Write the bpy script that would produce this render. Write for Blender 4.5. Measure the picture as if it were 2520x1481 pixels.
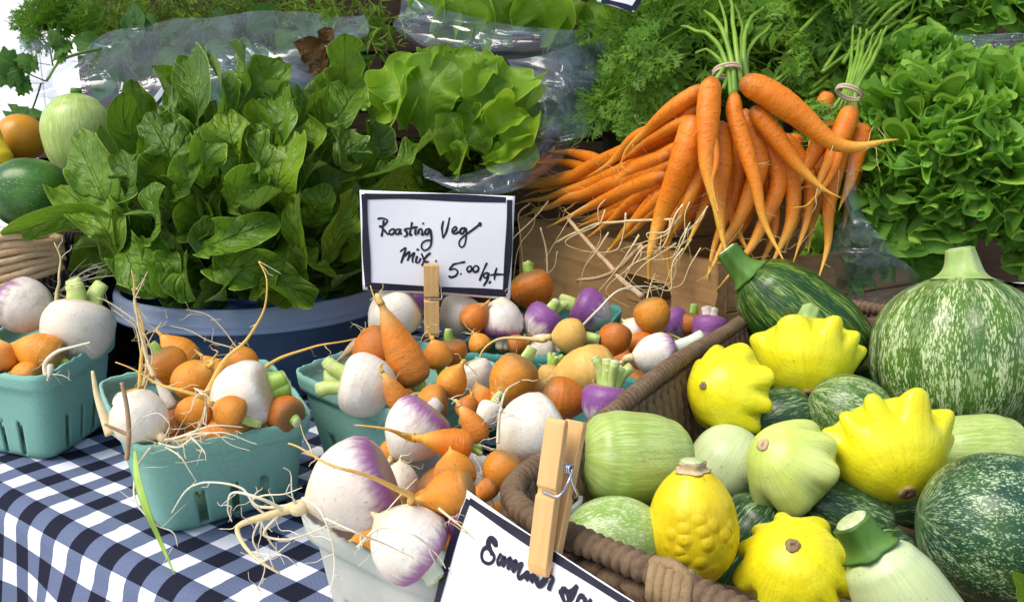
import bpy, math, random
import numpy as np
from mathutils import Matrix, Vector
for o in list(bpy.data.objects): bpy.data.objects.remove(o)
scene = bpy.context.scene
COL = scene.collection
R = math.radians
# ---------------------------------------------------------------- camera, sky, sun, exposure
F, CX, CY, TH, HC = 2208., 1260., 740.5, R(13.1), .35      # photo pixel focal length, centre, pitch, height over the table
cd = bpy.data.cameras.new('camera'); cam = bpy.data.objects.new('camera', cd); COL.objects.link(cam)
cam.location = (0, 0, HC); cam.rotation_euler = (R(90)-TH, 0, 0)
cd.sensor_width = 36; cd.lens = 36*F/2519.; cd.clip_start = .02; cd.clip_end = 500
scene.camera = cam
SUN_EL, SUN_AZ = R(58), R(-118)                            # sun stands behind the viewer's left shoulder (azimuth from +Y, clockwise)
w = bpy.data.worlds.new('World'); scene.world = w; w.use_nodes = True
nt = w.node_tree; sky = nt.nodes.new('ShaderNodeTexSky'); sky.sky_type = 'NISHITA'; sky.sun_disc = False
sky.sun_elevation = SUN_EL; sky.sun_rotation = SUN_AZ; sky.air_density = 1.0; sky.dust_density = 3.0; sky.ozone_density = 1.0
nt.links.new(sky.outputs[0], nt.nodes['Background'].inputs[0]); nt.nodes['Background'].inputs[1].default_value = .15
sl = bpy.data.lights.new('sun', 'SUN'); sl.energy = 1.5; sl.angle = R(38); sl.color = (1, .95, .87)
sun = bpy.data.objects.new('sun', sl); COL.objects.link(sun)
sdir = Vector((math.sin(SUN_AZ)*math.cos(SUN_EL), math.cos(SUN_AZ)*math.cos(SUN_EL), math.sin(SUN_EL)))
sun.rotation_euler = sdir.to_track_quat('Z', 'Y').to_euler(); sun.location = (-2, -2, 4)
vs = scene.view_settings; vs.view_transform = 'Standard'; vs.look = 'None'; vs.gamma = 1; vs.exposure = .66; vs.use_curve_mapping = False

# ---------------------------------------------------------------- pixel helpers (a photo pixel + a real height or distance -> a point)
FW = np.array([0, math.cos(TH), -math.sin(TH)]); UP = np.array([0, math.sin(TH), math.cos(TH)]); RT = np.array([1., 0, 0]); CAM = np.array([0, 0, HC])
def ray(u, v): return FW + RT*(u-CX)/F - UP*(v-CY)/F
def Z(u, v, z): r = ray(u, v); return CAM + r*(z-HC)/r[2]
def Y(u, v, y): r = ray(u, v); return CAM + r*y/r[1]
def dep(p): return float((np.array(p)-CAM) @ FW)
def D(u, v, d): return CAM + ray(u, v)*d
def idir(ang, e=0.):                                        # direction seen at an angle in the picture plane; e leans it towards the viewer
    a = R(ang); d = RT*math.cos(a) + UP*math.sin(a) - FW*e; return d/np.linalg.norm(d)
def nz(v): v = np.asarray(v, float); return v/(np.linalg.norm(v, axis=-1, keepdims=True)+1e-12)
def spl(pts, n):
    P = np.asarray(pts, float)
    if len(P) == 2: t = np.linspace(0, 1, n)[:, None]; return P[0]*(1-t)+P[1]*t
    d = np.r_[0, np.cumsum(np.linalg.norm(np.diff(P, axis=0), axis=1)+1e-9)]; x = np.linspace(0, d[-1], n)
    m = np.zeros_like(P); m[1:-1] = (P[2:]-P[:-2])/(d[2:]-d[:-2])[:, None]; m[0] = (P[1]-P[0])/(d[1]-d[0]); m[-1] = (P[-1]-P[-2])/(d[-1]-d[-2])
    i = np.clip(np.searchsorted(d, x, 'right')-1, 0, len(P)-2); h = (d[i+1]-d[i])[:, None]; s = ((x-d[i])/h[:, 0])[:, None]
    return (2*s**3-3*s**2+1)*P[i]+(s**3-2*s**2+s)*h*m[i]+(-2*s**3+3*s**2)*P[i+1]+(s**3-s**2)*h*m[i+1]
def prof(xs, ys, x): return spl1(xs, ys, x)
def spl1(xs, ys, x):
    xs = np.array(xs, float); ys = np.array(ys, float); m = np.gradient(ys, xs)
    i = np.clip(np.searchsorted(xs, x, 'right')-1, 0, len(xs)-2); h = xs[i+1]-xs[i]; s = (x-xs[i])/h
    return np.maximum((2*s**3-3*s**2+1)*ys[i]+(s**3-2*s**2+s)*h*m[i]+(-2*s**3+3*s**2)*ys[i+1]+(s**3-s**2)*h*m[i+1], 0)
def sn(p, f, seed):                                         # cheap smooth noise, about -1..1
    r = np.random.default_rng(seed); p = np.asarray(p, float); o = 0
    for k in range(5): o = o + np.sin((p @ (r.normal(size=p.shape[-1])*f)) + r.uniform(0, 6.28))
    return o/3.2
# ---------------------------------------------------------------- objects
def thing(name, label, cat, loc, group=None):
    o = bpy.data.objects.new(name, None); COL.objects.link(o); o.location = loc; o.empty_display_size = .02
    tag(o, label, cat, group); return o
def tag(o, label=None, cat=None, group=None, kind=None):
    if label: o['label'] = label
    if cat: o['category'] = cat
    if group: o['group'] = group
    if kind: o['kind'] = kind
    return o
def mesh(name, V, Fs, mat, rt=None, smooth=True):
    me = bpy.data.meshes.new(name); me.from_pydata(np.asarray(V).tolist(), [], [tuple(int(i) for i in f) for f in Fs]); me.materials.append(mat)
    if smooth: me.polygons.foreach_set('use_smooth', [True]*len(me.polygons))
    if rt is not None:
        a = me.attributes.new('rt', 'FLOAT_VECTOR', 'POINT'); a.data.foreach_set('vector', np.asarray(rt, np.float32).ravel())
    me.update(); return me
def wloc(o):
    l = np.array(o.location)
    while o.parent: o = o.parent; l = l+np.array(o.location)
    return l
def obj(name, geo, mat, parent=None, smooth=True, solid=0, bevel=0, sub=0):
    V, Fs = np.asarray(geo[0], float), geo[1]; rt = geo[2] if len(geo) > 2 else None
    c = (V.min(0)+V.max(0))/2; c[2] = V[:, 2].min() if parent is None else c[2]
    o = bpy.data.objects.new(name, mesh(name, V-c, Fs, mat, rt, smooth)); COL.objects.link(o)
    if parent: o.parent = parent; o.location = c-wloc(parent)
    else: o.location = c
    if solid: m = o.modifiers.new('thick', 'SOLIDIFY'); m.thickness = solid; m.offset = 0
    if bevel: m = o.modifiers.new('bevel', 'BEVEL'); m.width = bevel; m.segments = 2; m.limit_method = 'ANGLE'
    if sub: m = o.modifiers.new('sub', 'SUBSURF'); m.levels = sub; m.render_levels = sub
    return o
def inst(name, me, org, x, n, s, parent, sy=1.):
    x = nz(x); n = nz(np.asarray(n, float)-x*(np.asarray(n) @ x)); y = np.cross(n, x)
    o = bpy.data.objects.new(name, me); COL.objects.link(o); o.parent = parent
    M = Matrix(((x[0], y[0], n[0]), (x[1], y[1], n[1]), (x[2], y[2], n[2])))
    o.rotation_mode = 'QUATERNION'; o.rotation_quaternion = M.to_quaternion(); o.scale = (s, s*sy, s); o.location = np.asarray(org)-wloc(parent); return o
def join(gs):
    V, Fs, A, k = [], [], [], 0
    for g in gs:
        V.append(np.asarray(g[0])); Fs += [tuple(i+k for i in f) for f in g[1]]
        A.append(np.asarray(g[2]) if len(g) > 2 else np.zeros((len(g[0]), 3))); k += len(g[0])
    return np.vstack(V), Fs, np.vstack(A)
def frames(P, ref=None):
    T = nz(np.gradient(P, axis=0)); n = len(P); X = np.zeros_like(P)
    r = np.array(ref if ref is not None else ((0, 0, 1.) if abs(T[0][2]) < .8 else (1., 0, 0)), float)
    x = nz(r-T[0]*(r @ T[0])); X[0] = x
    for i in range(1, n): x = nz(x-T[i]*(x @ T[i])); X[i] = x
    return T, X, np.cross(T, X)
def sweep(P, rad, seg=12, mod=None, t=None, ref=None, flat=1.):
    P = np.asarray(P, float); n = len(P); T, X, B = frames(P, ref); a = np.linspace(0, 2*math.pi, seg, False)
    rr = np.asarray(rad, float)[:, None]*np.ones((1, seg)); t = np.linspace(0, 1, n) if t is None else t
    if mod is not None: rr = rr*mod(a[None, :], np.asarray(t)[:, None])
    V = P[:, None]+rr[..., None]*(np.cos(a)[None, :, None]*X[:, None]+flat*np.sin(a)[None, :, None]*B[:, None])
    rt = np.stack([np.cos(a)[None]*np.ones((n, 1)), np.sin(a)[None]*np.ones((n, 1)), np.asarray(t)[:, None]*np.ones((1, seg))], -1)
    Fs = [(i*seg+j, i*seg+(j+1) % seg, (i+1)*seg+(j+1) % seg, (i+1)*seg+j) for i in range(n-1) for j in range(seg)]
    V = np.vstack([V.reshape(-1, 3), P[:1], P[-1:]]); rt = np.vstack([rt.reshape(-1, 3), [[0, 0, t[0]]], [[0, 0, t[-1]]]]); k = n*seg
    Fs += [(k, (j+1) % seg, j) for j in range(seg)]+[(k+1, (n-1)*seg+j, (n-1)*seg+(j+1) % seg) for j in range(seg)]
    return V, Fs, rt
def tube(pts, r0, r1=None, seg=6, n=None, wob=0., seed=0):
    P = spl(pts, n or 5*len(pts)+4)
    if wob: P = P+wob*np.stack([sn(P, 1/(wob*9), seed+k) for k in range(3)], -1)*np.linspace(0, 1, len(P))[:, None]
    return sweep(P, np.linspace(r0, r0 if r1 is None else r1, len(P)), seg)
def box(c, ax, ay, az):                                     # centre and three half vectors
    c, ax, ay, az = map(lambda q: np.asarray(q, float), (c, ax, ay, az))
    V = [c+i*ax+j*ay+k*az for k in (-1, 1) for j in (-1, 1) for i in (-1, 1)]
    return np.array(V), [(0, 2, 3, 1), (4, 5, 7, 6), (0, 1, 5, 4), (2, 6, 7, 3), (0, 4, 6, 2), (1, 3, 7, 5)]
def grid(P, rt=None):
    n, m = P.shape[:2]
    return P.reshape(-1, 3), [(i*m+j, i*m+j+1, (i+1)*m+j+1, (i+1)*m+j) for i in range(n-1) for j in range(m-1)], (rt.reshape(-1, 3) if rt is not None else np.zeros((n*m, 3)))
# ---------------------------------------------------------------- materials
class N:
    def __init__(s, name, rough=.5, spec=.5):
        s.m = bpy.data.materials.new(name); s.m.use_nodes = True; s.t = s.m.node_tree; s.b = s.t.nodes['Principled BSDF']; s.out = s.t.nodes['Material Output']
        s.b.inputs['Roughness'].default_value = rough; s.b.inputs['Specular IOR Level'].default_value = spec
    def put(s, sock, v):
        if isinstance(v, bpy.types.NodeSocket): s.t.links.new(v, sock)
        elif isinstance(v, (tuple, list)): sock.default_value = (*v, 1) if len(v) == 3 and len(sock.default_value) == 4 else v
        elif v is not None: sock.default_value = v
    def nd(s, ty, **k):
        n = s.t.nodes.new(ty)
        for a, b in k.items(): setattr(n, a, b)
        return n
    def rt(s): return s.nd('ShaderNodeAttribute', attribute_name='rt').outputs['Vector']
    def pos(s): return s.nd('ShaderNodeTexCoord').outputs['Object']
    def rnd(s): return s.nd('ShaderNodeObjectInfo').outputs['Random']
    def sep(s, v): n = s.nd('ShaderNodeSeparateXYZ'); s.put(n.inputs[0], v); return n.outputs
    def comb(s, x, y, z):
        n = s.nd('ShaderNodeCombineXYZ')
        for i, q in enumerate((x, y, z)): s.put(n.inputs[i], q)
        return n.outputs[0]
    def mt(s, op, a, b=None, c=None, clamp=False):
        n = s.nd('ShaderNodeMath', operation=op, use_clamp=clamp); s.put(n.inputs[0], a); s.put(n.inputs[1], b)
        if c is not None: s.put(n.inputs[2], c)
        return n.outputs[0]
    def vm(s, op, a, b): n = s.nd('ShaderNodeVectorMath', operation=op); s.put(n.inputs[0], a); s.put(n.inputs[1], b); return n.outputs[0]
    def mul(s, v, k): return s.vm('MULTIPLY', v, k)
    def noise(s, v, sc, det=3, rough=.55, dist=0):
        n = s.nd('ShaderNodeTexNoise'); s.put(n.inputs['Vector'], v); n.inputs['Scale'].default_value = sc; n.inputs['Detail'].default_value = det; n.inputs['Roughness'].default_value = rough; n.inputs['Distortion'].default_value = dist; return n.outputs[0]
    def vor(s, v, sc, feat='F1'):
        n = s.nd('ShaderNodeTexVoronoi', feature=feat); s.put(n.inputs['Vector'], v); n.inputs['Scale'].default_value = sc; return n.outputs['Distance']
    def mr(s, v, a, b, c=0., d=1.):
        n = s.nd('ShaderNodeMapRange', interpolation_type='SMOOTHSTEP'); s.put(n.inputs[0], v)
        for i, q in enumerate((a, b, c, d)): n.inputs[i+1].default_value = q
        return n.outputs[0]
    def mix(s, f, a, b):
        n = s.nd('ShaderNodeMix', data_type='RGBA'); s.put(n.inputs[0], f); s.put(n.inputs[6], a); s.put(n.inputs[7], b); return n.outputs[2]
    def col(s, c): s.put(s.b.inputs['Base Color'], c); return s
    def bump(s, h, st=.3, d=.002):
        n = s.nd('ShaderNodeBump'); n.inputs['Strength'].default_value = st; n.inputs['Distance'].default_value = d; s.put(n.inputs['Height'], h); s.nrm = n.outputs[0]; s.put(s.b.inputs['Normal'], s.nrm); return s
    def set(s, **k):
        for a, b in k.items(): s.put(s.b.inputs[a.replace('_', ' ')], b)
        return s
    def shader(s, sh): s.t.links.new(sh, s.out.inputs[0])
    def mixs(s, f, a, b):
        n = s.nd('ShaderNodeMixShader'); s.put(n.inputs[0], f); s.put(n.inputs[1], a); s.put(n.inputs[2], b); return n.outputs[0]
M = {}
def root_mat(name, base, alt, crown, tail, crown_w=.10, ring=.5, purple=None, rough=.42, dirt=.5, cork=0., t0=.80):
    n = N(name, rough, .35); rt = n.rt(); t = n.sep(rt)[2]; ps = n.pos(); rv = n.rnd()
    pv = n.vm('ADD', ps, n.comb(rv, rv, rv)); big = n.noise(pv, 48, 5, .6); c = n.mix(n.mr(big, .35, .68), base, alt)
    c = n.mix(n.mr(rv, .2, 1., 0, .45), c, [alt[0]*.85, alt[1]*.8, alt[2]*.8])
    if purple:
        pn = n.mt('ADD', t, n.mt('MULTIPLY', n.mt('SUBTRACT', n.noise(n.mul(rt, (1.4, 1.4, .7)), 2.2, 5, .65), .5), .75))
        c = n.mix(n.mr(pn, purple[1]-.18, purple[1]+.16, .92, 0), c, n.mix(n.noise(n.mul(rt, (6, 6, 2)), 3, 4), purple[0], [q*.45 for q in purple[0]]))
    rl = n.noise(n.mul(n.vm('ADD', rt, n.comb(rv, rv, rv)), (1.1, 1.1, 34)), 1.5, 4, .65); c = n.mix(n.mr(rl, .56, .66, 0, ring*.6), c, [q*.42 for q in base]); c = n.mix(n.mr(rl, .40, .33, 0, ring*.35), c, [min(1, q*1.35+.06) for q in base])
    if cork: c = n.mix(n.mr(n.mt('ADD', t, n.mt('MULTIPLY', n.mt('SUBTRACT', n.noise(pv, 70, 6, .7), .5), .9)), .05, .45, cork, 0), c, (.22, .13, .05))
    cr = n.mt('ADD', t, n.mt('MULTIPLY', n.mt('SUBTRACT', big, .5), .16)); c = n.mix(n.mr(cr, crown_w*.3, crown_w*1.3, .9, 0), c, crown)
    spots = n.noise(pv, 380, 3, .6); c = n.mix(n.mr(spots, .62, .70, 0, dirt*.8), c, (.10, .055, .02))
    c = n.mix(n.mr(n.noise(pv, 36, 7, .75), .54, .66, 0, dirt*.6), c, (.24, .15, .065))
    sc = n.noise(n.mul(rt, (3, 3, 1.2)), 3.2, 5, .7, 2.2); c = n.mix(n.mr(n.mt('ABSOLUTE', n.mt('SUBTRACT', sc, .5)), .008, .0, 0, dirt*.7), c, (.12, .07, .03))
    c = n.mix(n.mr(t, t0, 1.1), c, tail)
    n.col(c).bump(n.mt('ADD', n.mt('MULTIPLY', rl, 1.6*ring), n.mt('ADD', n.mt('MULTIPLY', spots, .6), n.mt('MULTIPLY', big, .25))), .45, .0016)
    n.set(Subsurface_Weight=.05, Subsurface_Radius=(.006, .003, .001)); n.put(n.b.inputs['Roughness'], n.mr(big, .3, .7, rough-.08, rough+.16)); M[name] = n.m
root_mat('turnip_white', (.80, .755, .65), (.74, .67, .52), (.50, .42, .22), (.66, .52, .26), .07, .12, None, .34, .4)
root_mat('turnip_purple', (.80, .75, .66), (.74, .67, .55), (.34, .24, .16), (.66, .52, .26), .05, .12, ((.36, .08, .32), .27), .34, .45)
root_mat('turnip_violet', (.80, .74, .68), (.72, .66, .58), (.30, .20, .14), (.62, .50, .26), .05, .12, ((.27, .04, .33), .66), .34, .45)
root_mat('golden_beet', (.80, .31, .026), (.68, .25, .022), (.30, .17, .045), (.76, .46, .10), .16, .5, None, .40, .55, cork=.32)
root_mat('dark_beet', (.64, .19, .016), (.52, .15, .016), (.20, .11, .03), (.66, .36, .07), .18, .5, None, .42, .6, cork=.4)
root_mat('yellow_beet', (.78, .50, .13), (.72, .40, .08), (.50, .32, .09), (.74, .54, .2), .12, .3, None, .42, .4, cork=.2)
root_mat('carrot', (.80, .20, .008), (.78, .235, .012), (.42, .13, .014), (.86, .50, .07), .06, .95, None, .33, .45, t0=.45)
root_mat('carrot_dull', (.74, .235, .018), (.66, .225, .024), (.30, .16, .04), (.78, .52, .16), .1, .6, None, .48, .7, cork=.3, t0=.6)
root_mat('tan_root', (.62, .45, .26), (.56, .38, .2), (.3, .2, .1), (.6, .44, .26), .05, .8, None, .6, .6)
def simple(name, c1, c2, sc, rough=.5, bump=.2, dist=.001, spec=.4, det=4, stretch=(1, 1, 1)):
    n = N(name, rough, spec); q = n.noise(n.mul(n.pos(), stretch), sc, det); n.col(n.mix(n.mr(q, .3, .7), c1, c2)).bump(q, bump, dist); M[name] = n.m; return n
simple('rootlet', (.74, .62, .36), (.62, .46, .2), 60, .6); simple('rootlet_pale', (.82, .76, .58), (.7, .6, .38), 60, .6); simple('dry_root', (.25, .15, .08), (.4, .27, .13), 60, .7)
simple('stub', (.38, .52, .10), (.22, .40, .05), 90, .45, .3); simple('stub_pale', (.56, .62, .24), (.36, .50, .10), 90, .45, .3); simple('stub_white', (.78, .79, .7), (.6, .68, .44), 90, .5, .4)
simple('stub_purple', (.52, .34, .46), (.62, .62, .42), 70, .5, .3); simple('cut_face', (.62, .68, .40), (.42, .54, .2), 300, .55, .5)
simple('grass_blade', (.30, .46, .06), (.22, .38, .04), 40, .4); simple('carrot_stalk', (.24, .40, .045), (.13, .27, .025), 30, .4); simple('rubber', (.62, .48, .34), (.55, .42, .3), 60, .6)
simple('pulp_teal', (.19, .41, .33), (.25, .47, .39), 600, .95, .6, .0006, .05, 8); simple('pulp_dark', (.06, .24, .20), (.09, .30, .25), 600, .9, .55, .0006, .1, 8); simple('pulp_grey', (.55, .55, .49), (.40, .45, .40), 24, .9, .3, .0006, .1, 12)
simple('metal', (.6, .6, .62), (.5, .5, .52), 50, .25, .05).set(Metallic=1.)
simple('black_plastic', (.012, .012, .014), (.02, .02, .022), 40, .4); simple('steel_leg', (.3, .3, .32), (.35, .35, .37), 30, .45); simple('shade_brown', (.05, .03, .015), (.08, .05, .03), 40, .9)
def paper():
    n = N('paper', .45, .4); q = n.noise(n.pos(), 25, 3); n.col(n.mix(q, (.80, .82, .86), (.85, .86, .88))).bump(q, .12, .002); M['paper'] = n.m
paper(); simple('ink', (.008, .008, .02), (.016, .015, .035), 120, .3)
def wood(name, a, b, dark, sc=1., rough=.55):
    n = N(name, rough, .3); p = n.rt(); q = n.noise(n.mul(p, (3*sc, 60*sc, 60*sc)), 1.6, 5, .6, .4); r = n.noise(n.mul(p, (8*sc, 300*sc, 300*sc)), 1., 3)
    c = n.mix(n.mr(q, .3, .72), a, b); c = n.mix(n.mr(r, .58, .75, 0, .6), c, dark); c = n.mix(n.mr(n.noise(p, 9*sc, 5, .7), .52, .72, 0, .5), c, dark)
    n.col(c).bump(n.mt('ADD', q, r), .3, .001); M[name] = n.m
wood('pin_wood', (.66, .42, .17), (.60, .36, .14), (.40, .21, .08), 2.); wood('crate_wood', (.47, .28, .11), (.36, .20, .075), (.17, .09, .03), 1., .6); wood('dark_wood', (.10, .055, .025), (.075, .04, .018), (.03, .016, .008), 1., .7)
def rope(name, a, b):
    n = N(name, .75, .2); rt = n.rt(); s = n.sep(rt); ps = n.pos()
    f = n.noise(n.mul(ps, (1, 1, .45)), 420, 4, .7); g = n.noise(ps, 60, 5, .7); c = n.mix(n.mr(g, .3, .7), a, b); c = n.mix(n.mr(f, .50, .70, 0, .5), c, [q*.35 for q in a])
    n.col(c).bump(f, .7, .0012); M[name] = n.m
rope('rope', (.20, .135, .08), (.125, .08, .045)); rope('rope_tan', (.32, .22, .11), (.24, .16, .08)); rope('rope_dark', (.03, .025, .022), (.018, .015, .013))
def leaf_mat(name, a, b, vein, edge, rough=.36, vs=8., trans=.28, bump=.5, veins=.6, under=None):
    n = N(name, rough, .28); rt = n.rt(); s, t, k = n.sep(rt); ps = n.pos(); rnd = n.rnd()
    ab = n.mt('ABSOLUTE', s); q = n.noise(ps, 35, 4); c = n.mix(n.mr(q, .3, .7), a, b)
    c = n.mix(n.mr(rnd, .0, .5, .65, 0), c, [x*.5 for x in a]); c = n.mix(n.mr(rnd, .6, 1., 0, .5), c, [b[0]*1.7, b[1]*1.35, b[2]])
    w = n.mt('MULTIPLY', n.mt('SUBTRACT', n.noise(ps, 45, 2), .5), 1.3)
    ph = n.mt('FRACT', n.mt('ADD', n.mt('SUBTRACT', n.mt('MULTIPLY', t, vs), n.mt('MULTIPLY', ab, vs*.28)), w))
    side = n.mr(n.mt('ABSOLUTE', n.mt('SUBTRACT', ph, .5)), 0., .09, 1, 0); cell = n.vor(ps, 240, 'DISTANCE_TO_EDGE'); net = n.mr(cell, 0, .12, 1, 0)
    mid = n.mr(ab, .015, .075, 1, 0); v = n.mt('MAXIMUM', mid, n.mt('MULTIPLY', side, .38))
    c = n.mix(n.mt('MULTIPLY', v, veins), c, vein); c = n.mix(n.mt('MULTIPLY', net, .14), c, vein); c = n.mix(n.mr(ab, .94, .99, 0, .7), c, edge)
    if under: c = n.mix(n.nd('ShaderNodeNewGeometry').outputs['Backfacing'], c, n.mix(v, under, vein))
    n.col(c); puff = n.mt('SUBTRACT', n.mt('ADD', n.mt('MULTIPLY', n.noise(ps, 70, 3), 1.2), n.mt('MULTIPLY', n.mr(n.mt('ABSOLUTE', n.mt('SUBTRACT', ph, .5)), 0, .22), .5)), n.mt('MULTIPLY', mid, .6))
    n.bump(puff, bump, .004); tr = n.nd('ShaderNodeBsdfTranslucent'); n.put(tr.inputs[0], n.mix(.5, c, [min(1, x*2.2) for x in b])); n.put(tr.inputs[1], n.nrm)
    n.shader(n.mixs(trans, n.b.outputs[0], tr.outputs[0])); M[name] = n.m
leaf_mat('chard', (.072, .168, .009), (.125, .245, .014), (.22, .36, .07), (.40, .54, .09), .40, 6, .26, .75, .35, (.15, .25, .05))
leaf_mat('butter', (.17, .345, .018), (.26, .45, .03), (.42, .58, .14), (.50, .64, .12), .42, 5, .32, .25, .22, (.28, .46, .06))
leaf_mat('curly', (.095, .25, .010), (.165, .365, .020), (.28, .50, .08), (.40, .64, .09), .42, 5, .32, .35, .12, (.18, .40, .05))
leaf_mat('fern', (.070, .185, .008), (.15, .31, .018), (.2, .36, .04), (.17, .34, .03), .5, 4, .25, .1, .2)
leaf_mat('herb', (.13, .25, .014), (.26, .40, .04), (.16, .28, .06), (.14, .26, .05), .5, 4, .25, .1, .2)
leaf_mat('parsley', (.05, .15, .016), (.085, .23, .025), (.2, .36, .08), (.1, .25, .03), .4, 6, .3, .4, .5)
leaf_mat('dead_leaf', (.13, .06, .012), (.09, .05, .014), (.2, .11, .03), (.16, .08, .02), .5, 6, .15, .5, .5)
def film(name, haze, tint=(.75, .85, 1), edge=.5, crease_glint=.5):
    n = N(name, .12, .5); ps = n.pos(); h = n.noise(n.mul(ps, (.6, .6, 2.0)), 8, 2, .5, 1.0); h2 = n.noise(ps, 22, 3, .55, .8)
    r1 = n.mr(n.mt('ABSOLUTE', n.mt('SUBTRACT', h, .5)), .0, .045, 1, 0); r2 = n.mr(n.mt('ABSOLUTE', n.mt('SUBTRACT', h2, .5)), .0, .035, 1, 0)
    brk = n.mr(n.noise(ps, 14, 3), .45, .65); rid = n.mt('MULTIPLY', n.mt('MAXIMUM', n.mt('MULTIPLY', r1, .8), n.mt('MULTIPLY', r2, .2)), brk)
    bm = n.nd('ShaderNodeBump'); bm.inputs['Strength'].default_value = .6; bm.inputs['Distance'].default_value = .010; n.put(bm.inputs['Height'], n.mt('ADD', n.mt('MULTIPLY', h, 2.), rid))
    tp = n.nd('ShaderNodeBsdfTransparent'); tp.inputs[0].default_value = (.95, .97, 1, 1)
    gl = n.nd('ShaderNodeBsdfGlossy'); gl.inputs['Roughness'].default_value = .09; n.put(gl.inputs['Normal'], bm.outputs[0]); gl.inputs[0].default_value = (1, 1, 1, 1)
    df = n.nd('ShaderNodeBsdfDiffuse'); df.inputs[0].default_value = (*tint, 1); tr = n.nd('ShaderNodeBsdfTranslucent'); tr.inputs[0].default_value = (*tint, 1)
    lw = n.nd('ShaderNodeLayerWeight'); lw.inputs[0].default_value = .3; n.put(lw.inputs['Normal'], bm.outputs[0])
    milk = n.mixs(.45, df.outputs[0], tr.outputs[0]); a = n.mixs(n.mt('ADD', n.mt('MULTIPLY', rid, crease_glint), n.mr(h2, .35, .7, haze*.35, haze)), tp.outputs[0], milk)  # whitish streaks on the creases are painted highlights over the milky film
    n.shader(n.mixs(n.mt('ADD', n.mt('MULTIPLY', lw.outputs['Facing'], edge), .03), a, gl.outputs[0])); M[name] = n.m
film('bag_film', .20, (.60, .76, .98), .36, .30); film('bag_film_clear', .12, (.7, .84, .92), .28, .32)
def tubplastic(nm, bc):
    n = N(nm, .3, .5); n.set(Base_Color=bc); tp = n.nd('ShaderNodeBsdfTransparent'); tp.inputs[0].default_value = (.5, .68, .95, 1); tr = n.nd('ShaderNodeBsdfTranslucent'); tr.inputs[0].default_value = (.3, .48, .8, 1)
    n.shader(n.mixs(.25, n.mixs(.3, n.b.outputs[0], tr.outputs[0]), tp.outputs[0])); M[nm] = n.m
tubplastic('tub_plastic', (.10, .17, .28)); tubplastic('tub_rim', (.50, .60, .75))
# squash skins: rt = (cos, sin, t)
def skin(name, a, b, fleck=None, fl_sc=(10, 10, 4), fl_w=(.5, .6), streak=.3, rough=.3, ribs=0, ribcol=None, bump=.1, wart=0, net=False):
    n = N(name, rough, .36); rt = n.rt(); s = n.sep(rt); ps = n.pos(); q = n.noise(ps, 26, 4); c = n.mix(n.mr(q, .32, .68), a, b)
    c = n.mix(n.mt('MULTIPLY', n.mr(n.noise(n.mul(rt, (9, 9, .8)), 2, 4), .4, .75), streak), c, [x*.62 for x in a])
    h = n.noise(ps, 300, 2)
    if ribs:
        an = n.mt('ARCTAN2', s[1], s[0]); wob = n.mt('MULTIPLY', n.mt('SUBTRACT', n.noise(rt, 4, 3), .5), .9); rb = n.mr(n.mt('COSINE', n.mt('MULTIPLY', n.mt('ADD', an, n.mt('MULTIPLY', wob, .3)), ribs)), .25, .95); c = n.mix(n.mt('MULTIPLY', rb, .75), c, ribcol)
    if name.startswith('patty'): c = n.mix(n.mr(n.mt('ADD', s[2], n.mt('MULTIPLY', n.mt('SUBTRACT', q, .5), .5)), .10, .42, .55, 0), c, (.40, .55, .06))
    if fleck:
        fv = n.mul(rt, fl_sc); warp = n.vm('ADD', fv, n.mul(n.nd('ShaderNodeTexNoise').outputs[1], (1.2, 1.2, 1.2)))
        ln = n.mt('ADD', n.mt('MULTIPLY', n.mt('ABSOLUTE', n.mt('SUBTRACT', n.noise(fv, .75, 3, .6, .6), .5)), 1.1), n.mt('MULTIPLY', n.vor(n.vm('ADD', warp, n.mul(n.comb(n.noise(fv, 1.6, 2), n.noise(fv, 1.9, 2), n.noise(fv, 2.3, 2)), (1.3, 1.3, 1.3))), 1., 'DISTANCE_TO_EDGE'), .55)) if net else n.vor(warp, 1.)
        nv_ = n.mt('MULTIPLY', n.mt('SUBTRACT', n.noise(fv, .22, 5, .65), .5), .62 if net else .35)
        m = n.mr(n.mt('ADD', ln, nv_), fl_w[0], fl_w[1], 0, 1) if net else n.mr(n.mt('ADD', ln, nv_), fl_w[0], fl_w[1], 1, 0)
        if ribs: m = n.mt('MULTIPLY', m, n.mt('SUBTRACT', 1.02, n.mt('MULTIPLY', rb, .6)))
        c = n.mix(m, c, fleck)
    if wart:
        vo = n.vor(ps, 105.); wm = n.mr(vo, .15, .6, 1, 0); h = n.mt('ADD', n.mt('MULTIPLY', wm, n.mr(s[2], .1, .6)), n.mt('MULTIPLY', h, .1)); c = n.mix(n.mt('MULTIPLY', n.mr(vo, .5, .8), n.mr(s[2], .4, 1., 0, .55)), c, [x*.55 for x in a])
    c = n.mix(n.mr(n.noise(ps, 34, 6, .75), .64, .72, 0, .45), c, [x*.5 for x in a])
    if name.startswith('squash'):
        ln2 = n.mt('ABSOLUTE', n.mt('SUBTRACT', n.noise(n.mul(rt, (5, 5, 2.2)), 2.4, 6, .7, 1.5), .5)); c = n.mix(n.mt('MULTIPLY', n.mr(ln2, .02, 0, 0, .75), n.mr(n.noise(ps, 24, 3), .45, .62)), c, [x*.32 for x in a])
    c = n.mix(n.mr(n.noise(ps, 330, 3, .6), .665, .73, 0, .55), c, (.16, .11, .03))
    n.col(c).bump(h, bump if not wart else .45, .0015 if not wart else .0035); n.set(Subsurface_Weight=.05, Subsurface_Radius=(.008, .006, .002), Coat_Weight=.06, Coat_Roughness=.15); M[name] = n.m
skin('pattypan_yellow', (.84, .74, .012), (.88, .83, .03), streak=.42, rough=.3, bump=.25); skin('pattypan_pale', (.56, .68, .13), (.70, .79, .26), streak=.4, rough=.3)
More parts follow.
